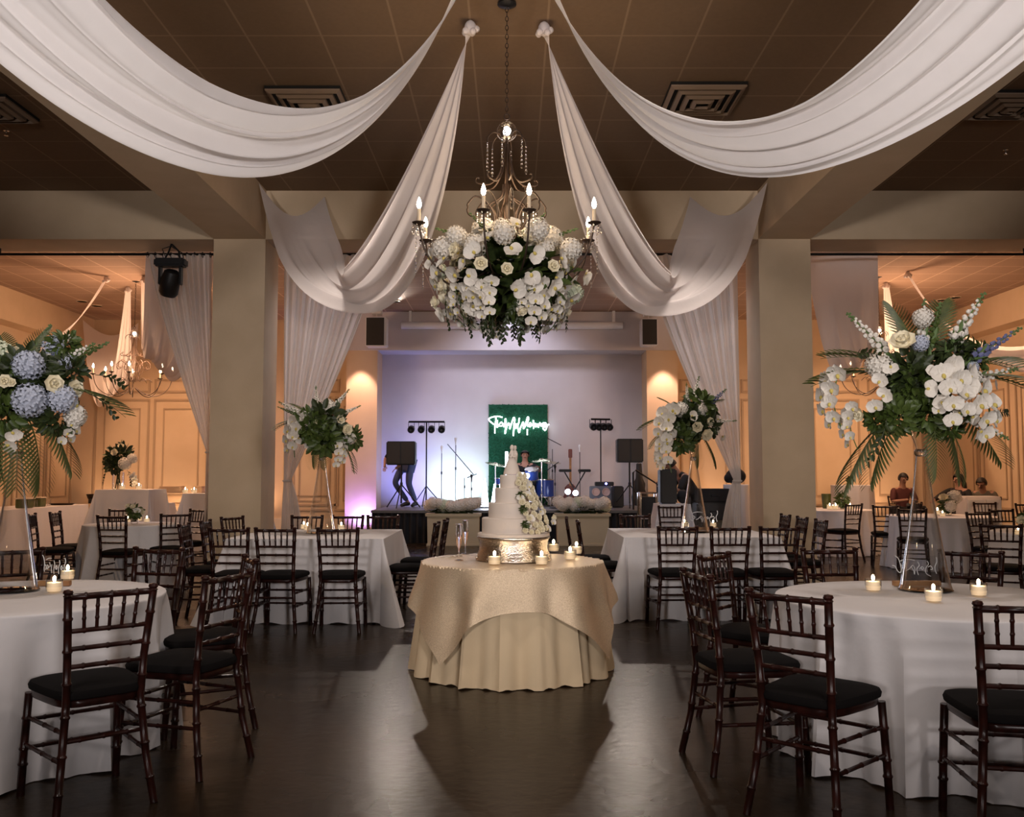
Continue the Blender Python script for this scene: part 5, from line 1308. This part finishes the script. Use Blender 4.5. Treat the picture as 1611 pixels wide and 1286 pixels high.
# ================= PEOPLE =================
def skin_ob(name, parent, nodes, edges, m, sub=1):
    bm = bmesh.new(); lay = bm.verts.layers.skin.verify(); vs = []
    for i, (co, r) in enumerate(nodes):
        v = bm.verts.new(co); s = v[lay]; s.radius = (r if isinstance(r, tuple) else (r, r)); s.use_root = (i == 0); vs.append(v)
    for a, b in edges: bm.edges.new((vs[a], vs[b]))
    me = bpy.data.meshes.new(name); bm.to_mesh(me); bm.free(); me.materials.append(m)
    o = ob(name, me, parent); md = o.modifiers.new('skin', 'SKIN'); md.use_smooth_shade = True; md.branch_smoothing = .6
    s2 = o.modifiers.new('subd', 'SUBSURF'); s2.levels = sub; s2.render_levels = sub+1
    return o
def person(loc, rz, J, label, shirt, pants, hairlong=False, sleeve=.5, skinm='skin', beard=False):
    """J: joints in the person's own frame, facing -Y"""
    t = thing('person', label, 'person', loc, rz); V = {k_: Vector(v) for k_, v in J.items()}
    nd = []; ed = []; ix = {}
    def N(k_, co, r): ix[k_] = len(nd); nd.append((tuple(co), r)); return ix[k_]
    def E(a, b): ed.append((ix[a], ix[b]))
    N('pel', V['pel'], .125); N('wst', V['pel'].lerp(V['chest'], .5), .115); N('chest', V['chest'], .135); N('neck', V['neck'], .055)
    hd = (V['head']-V['neck']).normalized(); N('jaw', V['head']-hd*.06, .062); N('head', V['head'], .088); N('crown', V['head']+hd*.07, .07)
    for a, b in (('pel','wst'),('wst','chest'),('chest','neck'),('neck','jaw'),('jaw','head'),('head','crown')): E(a, b)
    for s in 'lr':
        N('sh'+s, V['sh'+s], .06); N('el'+s, V['el'+s], .042); N('wr'+s, V['wr'+s], .028)
        E('chest','sh'+s); E('sh'+s,'el'+s); E('el'+s,'wr'+s)
        d = (V['wr'+s]-V['el'+s]).normalized(); side = d.cross(Vector((0,0,1))); side = side.normalized() if side.length > .01 else Vector((1,0,0))
        N('pm'+s, V['wr'+s]+d*.06, .034); E('wr'+s,'pm'+s)
        N('hp'+s, V['hp'+s], .085); N('kn'+s, V['kn'+s], .055); N('an'+s, V['an'+s], .038)
        f = V['toe'+s]; N('to'+s, f, .035)
        E('pel','hp'+s); E('hp'+s,'kn'+s); E('kn'+s,'an'+s); E('an'+s,'to'+s)
    skin_ob('body', t, nd, ed, M[skinm])
    for s in 'lr':
        d = (V['wr'+s]-V['el'+s]).normalized(); side = d.cross(Vector((0,0,1))); side = side.normalized() if side.length > .01 else Vector((1,0,0))
        for q in range(4):
            b = V['wr'+s]+d*.075+side*(q-1.5)*.019; L = (.062,.075,.07,.055)[q]
            MB().tube([b, b+d*L*.5-Vector((0,0,.006)), b+d*L*.85-Vector((0,0,.025))], [.0095,.0085,.0065], 6).build('finger', M[skinm], t)
        b = V['wr'+s]+d*.035-side*.03; MB().tube([b, b+d*.03-side*.02, b+d*.055-side*.022], [.0105,.0095,.007], 6).build('thumb', M[skinm], t)
    # clothes
    k = [('pel',.148),('wst',.14),('chest',.158)]; cn = [(tuple(nd[ix[a]][0]), r) for a, r in k]; ce_ = [(0,1),(1,2)]
    cn.append((tuple(V['neck'].lerp(V['chest'],.25)), .075)); ce_.append((2,3))
    for s in 'lr':
        b = len(cn); cn.append((tuple(V['sh'+s]), .075)); ce_.append((2,b)); e = V['sh'+s].lerp(V['el'+s], min(1, sleeve*2)); cn.append((tuple(e), .056)); ce_.append((b,b+1))
        if sleeve > .5: cn.append((tuple(V['el'+s].lerp(V['wr'+s], .95)), .042)); ce_.append((b+1,b+2))
    skin_ob('shirt', t, cn, ce_, M[shirt])
    cn = [(tuple(V['pel']), .152)]; ce_ = []
    for s in 'lr':
        b = len(cn); cn += [(tuple(V['hp'+s]), .10), (tuple(V['kn'+s]), .072), (tuple(V['kn'+s].lerp(V['an'+s], .93)), .055)]; ce_ += [(0,b),(b,b+1),(b+1,b+2)]
    skin_ob('trousers', t, cn, ce_, M[pants])
    for s in 'lr':
        d = (V['toe'+s]-V['an'+s]); MB().tube([V['an'+s]+Vector((0,.02,-.02)), V['an'+s]+d*.6, V['toe'+s]+d.normalized()*.05], [.045,.048,.035], 10).build('shoe', M['black'], t)
    # head details; the face looks along J['look']
    lk = Vector(J.get('look', (0,-1,0))).normalized(); H_ = V['head']; sd = lk.cross(hd).normalized()
    up = hd
    for q in (-1, 1):
        MB().sphere(H_+lk*.082+sd*q*.032+up*.012, .011, 8, 6).build('eye', M['dark'], t)
        MB().sphere(H_+sd*q*.088-up*.005, .022, 8, 6, (.5,.8,1.2)).build('ear', M[skinm], t)
    MB().tube([H_+lk*.085+up*.01, H_+lk*.112-up*.022, H_+lk*.09-up*.03], [.008,.014,.008], 6).build('nose', M[skinm], t)
    MB().tube([H_+lk*.083-sd*.022-up*.055, H_+lk*.093-up*.057, H_+lk*.083+sd*.022-up*.055], .006, 6).build('mouth', M['tshirt'], t)
    q = Matrix((sd, -lk, up)).transposed()
    mb = MB(); mb.grid(lambda u, v: H_+up*.01+q @ Vector((.103*math.sin(.02+v*1.95)*math.cos(PI*(u*1.25-.125)), .108*math.sin(.02+v*1.95)*math.sin(PI*(u*1.25-.125))+.008, .118*math.cos(v*1.95))), 20, 10)
    mb.grid(lambda u, v: H_+up*.01+q @ Vector((.103*math.sin(v*1.0)*math.cos(2*PI*u), .108*math.sin(v*1.0)*math.sin(2*PI*u)+.008, .120*math.cos(v*1.0))), 20, 5)
    if hairlong: mb.tube([H_-lk*.05+up*.02, H_-lk*.085-up*.10, H_-lk*.10-up*.24, H_-lk*.09-up*.36], [.08,.085,.07,.03], 12)
    mb.build('hair', M['hair'], t)
    return t
def seated(**k):
    J = dict(pel=(0,.02,.60), chest=(0,0,.98), neck=(0,-.01,1.13), head=(0,-.035,1.265), shl=(-.19,0,1.05), shr=(.19,0,1.05), ell=(-.26,-.10,.80), elr=(.26,-.10,.80), wrl=(-.10,-.32,.84), wrr=(.10,-.32,.84),
             hpl=(-.10,0,.58), hpr=(.10,0,.58), knl=(-.13,-.44,.56), knr=(.13,-.44,.56), anl=(-.13,-.46,.10), anr=(.13,-.46,.10), toel=(-.13,-.58,.045), toer=(.13,-.58,.045)); J.update(k); return J
p1 = (X(1417,19.6), 19.6, 0)
person(p1, .1, seated(head=(0,-.06,1.27), knr=(.30,-.36,.66), anr=(-.10,-.48,.70), toer=(-.17,-.56,.74), look=(0,-1,-.35)), 'seated person in a maroon short-sleeved top, legs crossed, holding a phone', 'tshirt', 'dark', skinm='skind')
ph_ = thing('phone', 'small dark phone held by the seated person in maroon', 'phone', (p1[0]+.03, p1[1]-.44, .87)); MB().bevbox(-.035,-.006,0,.035,.006,.13,.004, Matrix.Rotation(-.5,4,'X')).build('phone_body', M['black'], ph_)
p2 = (X(1507,18.6), 18.6, 0)
person(p2, -1.0, seated(wrl=(-.20,-.55,.86), ell=(-.27,-.28,.92), wrr=(.05,-.30,.72), look=(-.2,-1,-.05)), 'seated person in a black coat with long dark hair, looking left', 'dark', 'dark', hairlong=True, sleeve=1)
p3 = (X(1547,18.9), 18.9, 0)
person(p3, -.8, seated(pel=(0,.02,.56), chest=(0,-.06,.92), neck=(0,-.12,1.06), head=(0,-.18,1.18), shl=(-.19,-.05,1.0), shr=(.19,-.05,1.0), wrl=(-.06,-.34,.88), wrr=(.08,-.34,.88), look=(-.1,-1,-.5)), 'seated person in an olive-grey top bending forward, at the far right', 'greysh', 'dark', skinm='skind', sleeve=1)
chair(p1[0], p1[1]+.02, .1, -1, 'dark chair under the seated person in maroon'); chair(p2[0]+.05, p2[1], -.85, -.55, 'dark chair under the seated person in the black coat'); chair(p3[0]+.04, p3[1], -.72, -.7, 'dark chair under the seated person in olive grey')
# DJ bending over
bd = dict(pel=(0,.0,.96), chest=(0,-.20,1.28), neck=(0,-.33,1.42), head=(0,-.44,1.52), shl=(-.19,-.24,1.33), shr=(.19,-.24,1.33), ell=(-.24,-.38,1.10), elr=(.24,-.36,1.10), wrl=(-.12,-.56,1.20), wrr=(.12,-.56,1.16),
          hpl=(-.10,.0,.93), hpr=(.10,.0,.93), knl=(-.12,-.05,.50), knr=(.12,.05,.50), anl=(-.12,.02,.09), anr=(.12,.12,.09), toel=(-.12,-.12,.045), toer=(.12,-.02,.045), look=(0,-.8,-.6))
Y = 15.6; person((X(1101,Y)-.52+.45, Y, 0), -1.45, bd, 'person in black bending over the equipment table, face lowered', 'dark', 'dark', sleeve=.5, skinm='skind')
# musician behind the left speaker
mu = dict(pel=(0,0,.93), chest=(.05,-.22,1.20), neck=(.07,-.36,1.28), head=(.08,-.46,1.30), shl=(-.15,-.26,1.25), shr=(.22,-.24,1.25), ell=(-.30,-.38,1.05), elr=(.28,-.40,1.02), wrl=(-.24,-.48,.90), wrr=(.12,-.52,.86),
          hpl=(-.10,.0,.90), hpr=(.10,.0,.90), knl=(-.18,-.20,.52), knr=(.14,-.12,.50), anl=(.02,.05,.09), anr=(.20,.08,.09), toel=(-.02,-.10,.045), toer=(.22,-.06,.045), look=(0,-.7,-.8))
person((X(640,20.75), 20.75, DK), -.5, mu, 'person in jeans crouching behind the left stage speaker', 'dark', 'jeans', sleeve=.5)
dr = seated(head=(0,-.05,1.14), neck=(0,0,1.0), chest=(0,0,.86), pel=(0,.02,.5), shl=(-.19,0,.93), shr=(.19,0,.93), ell=(-.33,-.12,.78), elr=(.33,-.12,.78), wrl=(-.30,-.36,.86), wrr=(.28,-.36,.86), hpl=(-.1,0,.48), hpr=(.1,0,.48), knl=(-.25,-.36,.48), knr=(.22,-.36,.48), anl=(-.25,-.34,.1), anr=(.22,-.34,.1), toel=(-.25,-.44,.045), toer=(.22,-.44,.045))
person((X(826,21.55), 21.6, DK), 0, dr, 'drummer in black sitting behind the blue drum kit', 'dark', 'dark', sleeve=.5)
t = thing('drum_stool', 'round black drum stool under the drummer', 'stool', (X(826,21.6), 21.62, DK)); MB().lathe([(.17,.33),(.18,.35),(.18,.40),(.0001,.41)], n=20).build('seat', M['dark'], t); tripod(MB(), 0, .33, .2).build('tripod_legs', M['chrome'], t)
# ================= LIGHTS =================
def aim(o, tgt):
    d = Vector(tgt)-o.location; o.rotation_euler = d.to_track_quat('-Z', 'Y').to_euler()
def spot(loc, tgt, e, col, ang=100, blend=.6, r=.12, name='down_spot'):
    l = bpy.data.lights.new(name, 'SPOT'); l.energy = e; l.color = col; l.spot_size = math.radians(ang); l.spot_blend = blend; l.shadow_soft_size = r
    o = bpy.data.objects.new(name, l); COL.objects.link(o); o.location = loc; aim(o, tgt); return o
def point(loc, e, col, r=.05, name='candle_lamp'):
    l = bpy.data.lights.new(name, 'POINT'); l.energy = e; l.color = col; l.shadow_soft_size = r
    o = bpy.data.objects.new(name, l); COL.objects.link(o); o.location = loc; return o
W = bpy.data.worlds.new('world'); S.world = W; W.use_nodes = True
W.node_tree.nodes['Background'].inputs[0].default_value = (.05,.04,.035,1); W.node_tree.nodes['Background'].inputs[1].default_value = .3
NEU = (1,.88,.80); WARM = (1,.66,.40); ORG = (1,.58,.34)
# added fill spots under the middle ceiling, no fixtures, brightening swags and tables
for x, y, e in ((-1.9,1.2,85),(1.9,1.2,85),(-1.9,5.0,60),(1.9,5.0,52),(-1.7,9.2,90),(1.7,9.2,90)):
    spot((x,y,CEIL-.08), (x,y,0), e, NEU, 120, .8, .1)
# added fill spots behind the camera, no fixtures, brightening the drapes
for s in (-1, 1):
    spot((s*2.6,-4.6,2.2), (s*-.3,6,5.0), 760, (1,.92,.90), 66, .8, .45, 'drape_fill_spot')
# chandelier
point((HX,HY,3.45), 22, (1,.72,.45), .35)
# side ceilings, front zone
for s in (-1, 1): spot((s*6.8,6.5,CEIL-.08), (s*6.0,8,0), 60, WARM, 130, .8, .12)
# side rooms
for s in (-1, 1):
    cx_ = s*7.0
    point((cx_,17.6,3.55), 95, ORG, .45)
    for y in (14.6, 20.2): spot((cx_+s*.6,y,CEIL-.08), (cx_+s*.6,y,0), 150, ORG, 140, .8, .12)
    spot((s*5.0,18.2,CEIL-.08), (s*5.0,19.5,0), 80, ORG, 140, .8, .1)
for x in (-9.3,-7.8,-5.9,4.8,6.6,8.4): spot((x,BACK-.5,.12), (x,BACK-.1,3.2), 26, ORG, 110, .8, .08, 'uplight_lamp')
for s in (-1,1): spot((s*3.42,PY-.45,CEIL-.9+.0), (s*3.42,PY+.05,2.2), 80, (1,.62,.50), 62, .6, .04, 'pillar_lamp')
# stage
spot((-2.3,20.9,DK+.1), (-2.2,22.1,2.0), 50, (.25,.28,1), 130, .8, .1, 'stage_blue_lamp')
spot((-3.3,20.9,.3), (-3.6,22.2,1.4), 40, (.36,.24,1), 130, .8, .1, 'stage_violet_lamp')
spot((-1.25,21.2,DK+.1), (-1.25,22.1,1.35), 60, (.62,.92,1), 110, .9, .1, 'stage_cyan_lamp')
spot((.2,21.0,DK+.15), (.1,22.1,1.9), 30, (.25,.55,1), 120, .8, .1, 'stage_blue_lamp')
spot((0,19.4,CEIL-.1), (0,22,2.2), 100, (.80,.78,1), 110, .8, .2, 'stage_wash_lamp')
spot((0,16.0,CEIL-.1), (0,19.0,0), 90, (.86,.84,1), 130, .8, .2, 'stage_wash_lamp')
for s in (-1,1): spot((s*2.47,19.9,CEIL-.06), (s*1.2,6.5,0), 85, (1,.86,.74), 78, .6, .10, 'backlight_lamp')
for s in (-1,1): spot((s*2.6,14.0,CEIL-.08), (s*2.6,13.6,0), 80, (.80,.82,1), 110, .8, .1)
GR = dict(chiavari_chair='dark mahogany banquet chairs', votive_candle='lit votive candles', trumpet_vase='tall glass trumpet vases', ceiling_vent='square ceiling vents', ceiling_drape='white ceiling swags', curtain='sheer tied curtains', curtain_rod='black curtain rods', recessed_light='recessed ceiling lights', spotlight='pillar spotlights', round_table='round guest tables', square_table='square banquet tables', cocktail_table='tall cocktail tables', serving_table='serving tables', buffet_table='buffet tables', tablecloth='tablecloths', flower_arrangement='tall flower arrangements', bud_vase='small table vases', posy='small table posies', table_sign='script table signs', champagne_flute='champagne flutes', chandelier='candle chandeliers', hanging_loudspeaker='hanging loudspeakers', planter_box='tan planter boxes', hydrangea_row='planter hydrangeas', loudspeaker='stage loudspeakers', loudspeaker_stand='loudspeaker stands', light_bar_stand='stage light bars', microphone_stand='microphone stands', light_cone='glowing cone lamps', lamp_globe='small glowing globes', equipment_case='stacked gear cases', serving_box='glass-sided food boxes', wooden_tray='wooden serving trays', sprinkler='ceiling sprinklers', person='people in the hall')
for o in list(COL.objects):
    if o.parent is None and 'label' in o.keys() and 'group' not in o.keys() and o.name.split('.')[0] in GR: o['group'] = GR[o.name.split('.')[0]]
vs_ = S.view_settings; S.display_settings.display_device = 'sRGB'
vs_.view_transform = 'Standard'; vs_.look = 'None'; vs_.gamma = 1.0; vs_.exposure = 1.15; vs_.use_curve_mapping = False
try:
    S.cycles.max_bounces = 10; S.cycles.transparent_max_bounces = 24; S.cycles.transmission_bounces = 8; S.cycles.sample_clamp_indirect = 4.0
    S.cycles.caustics_reflective = False; S.cycles.caustics_refractive = False; S.cycles.use_denoising = True
except Exception: pass
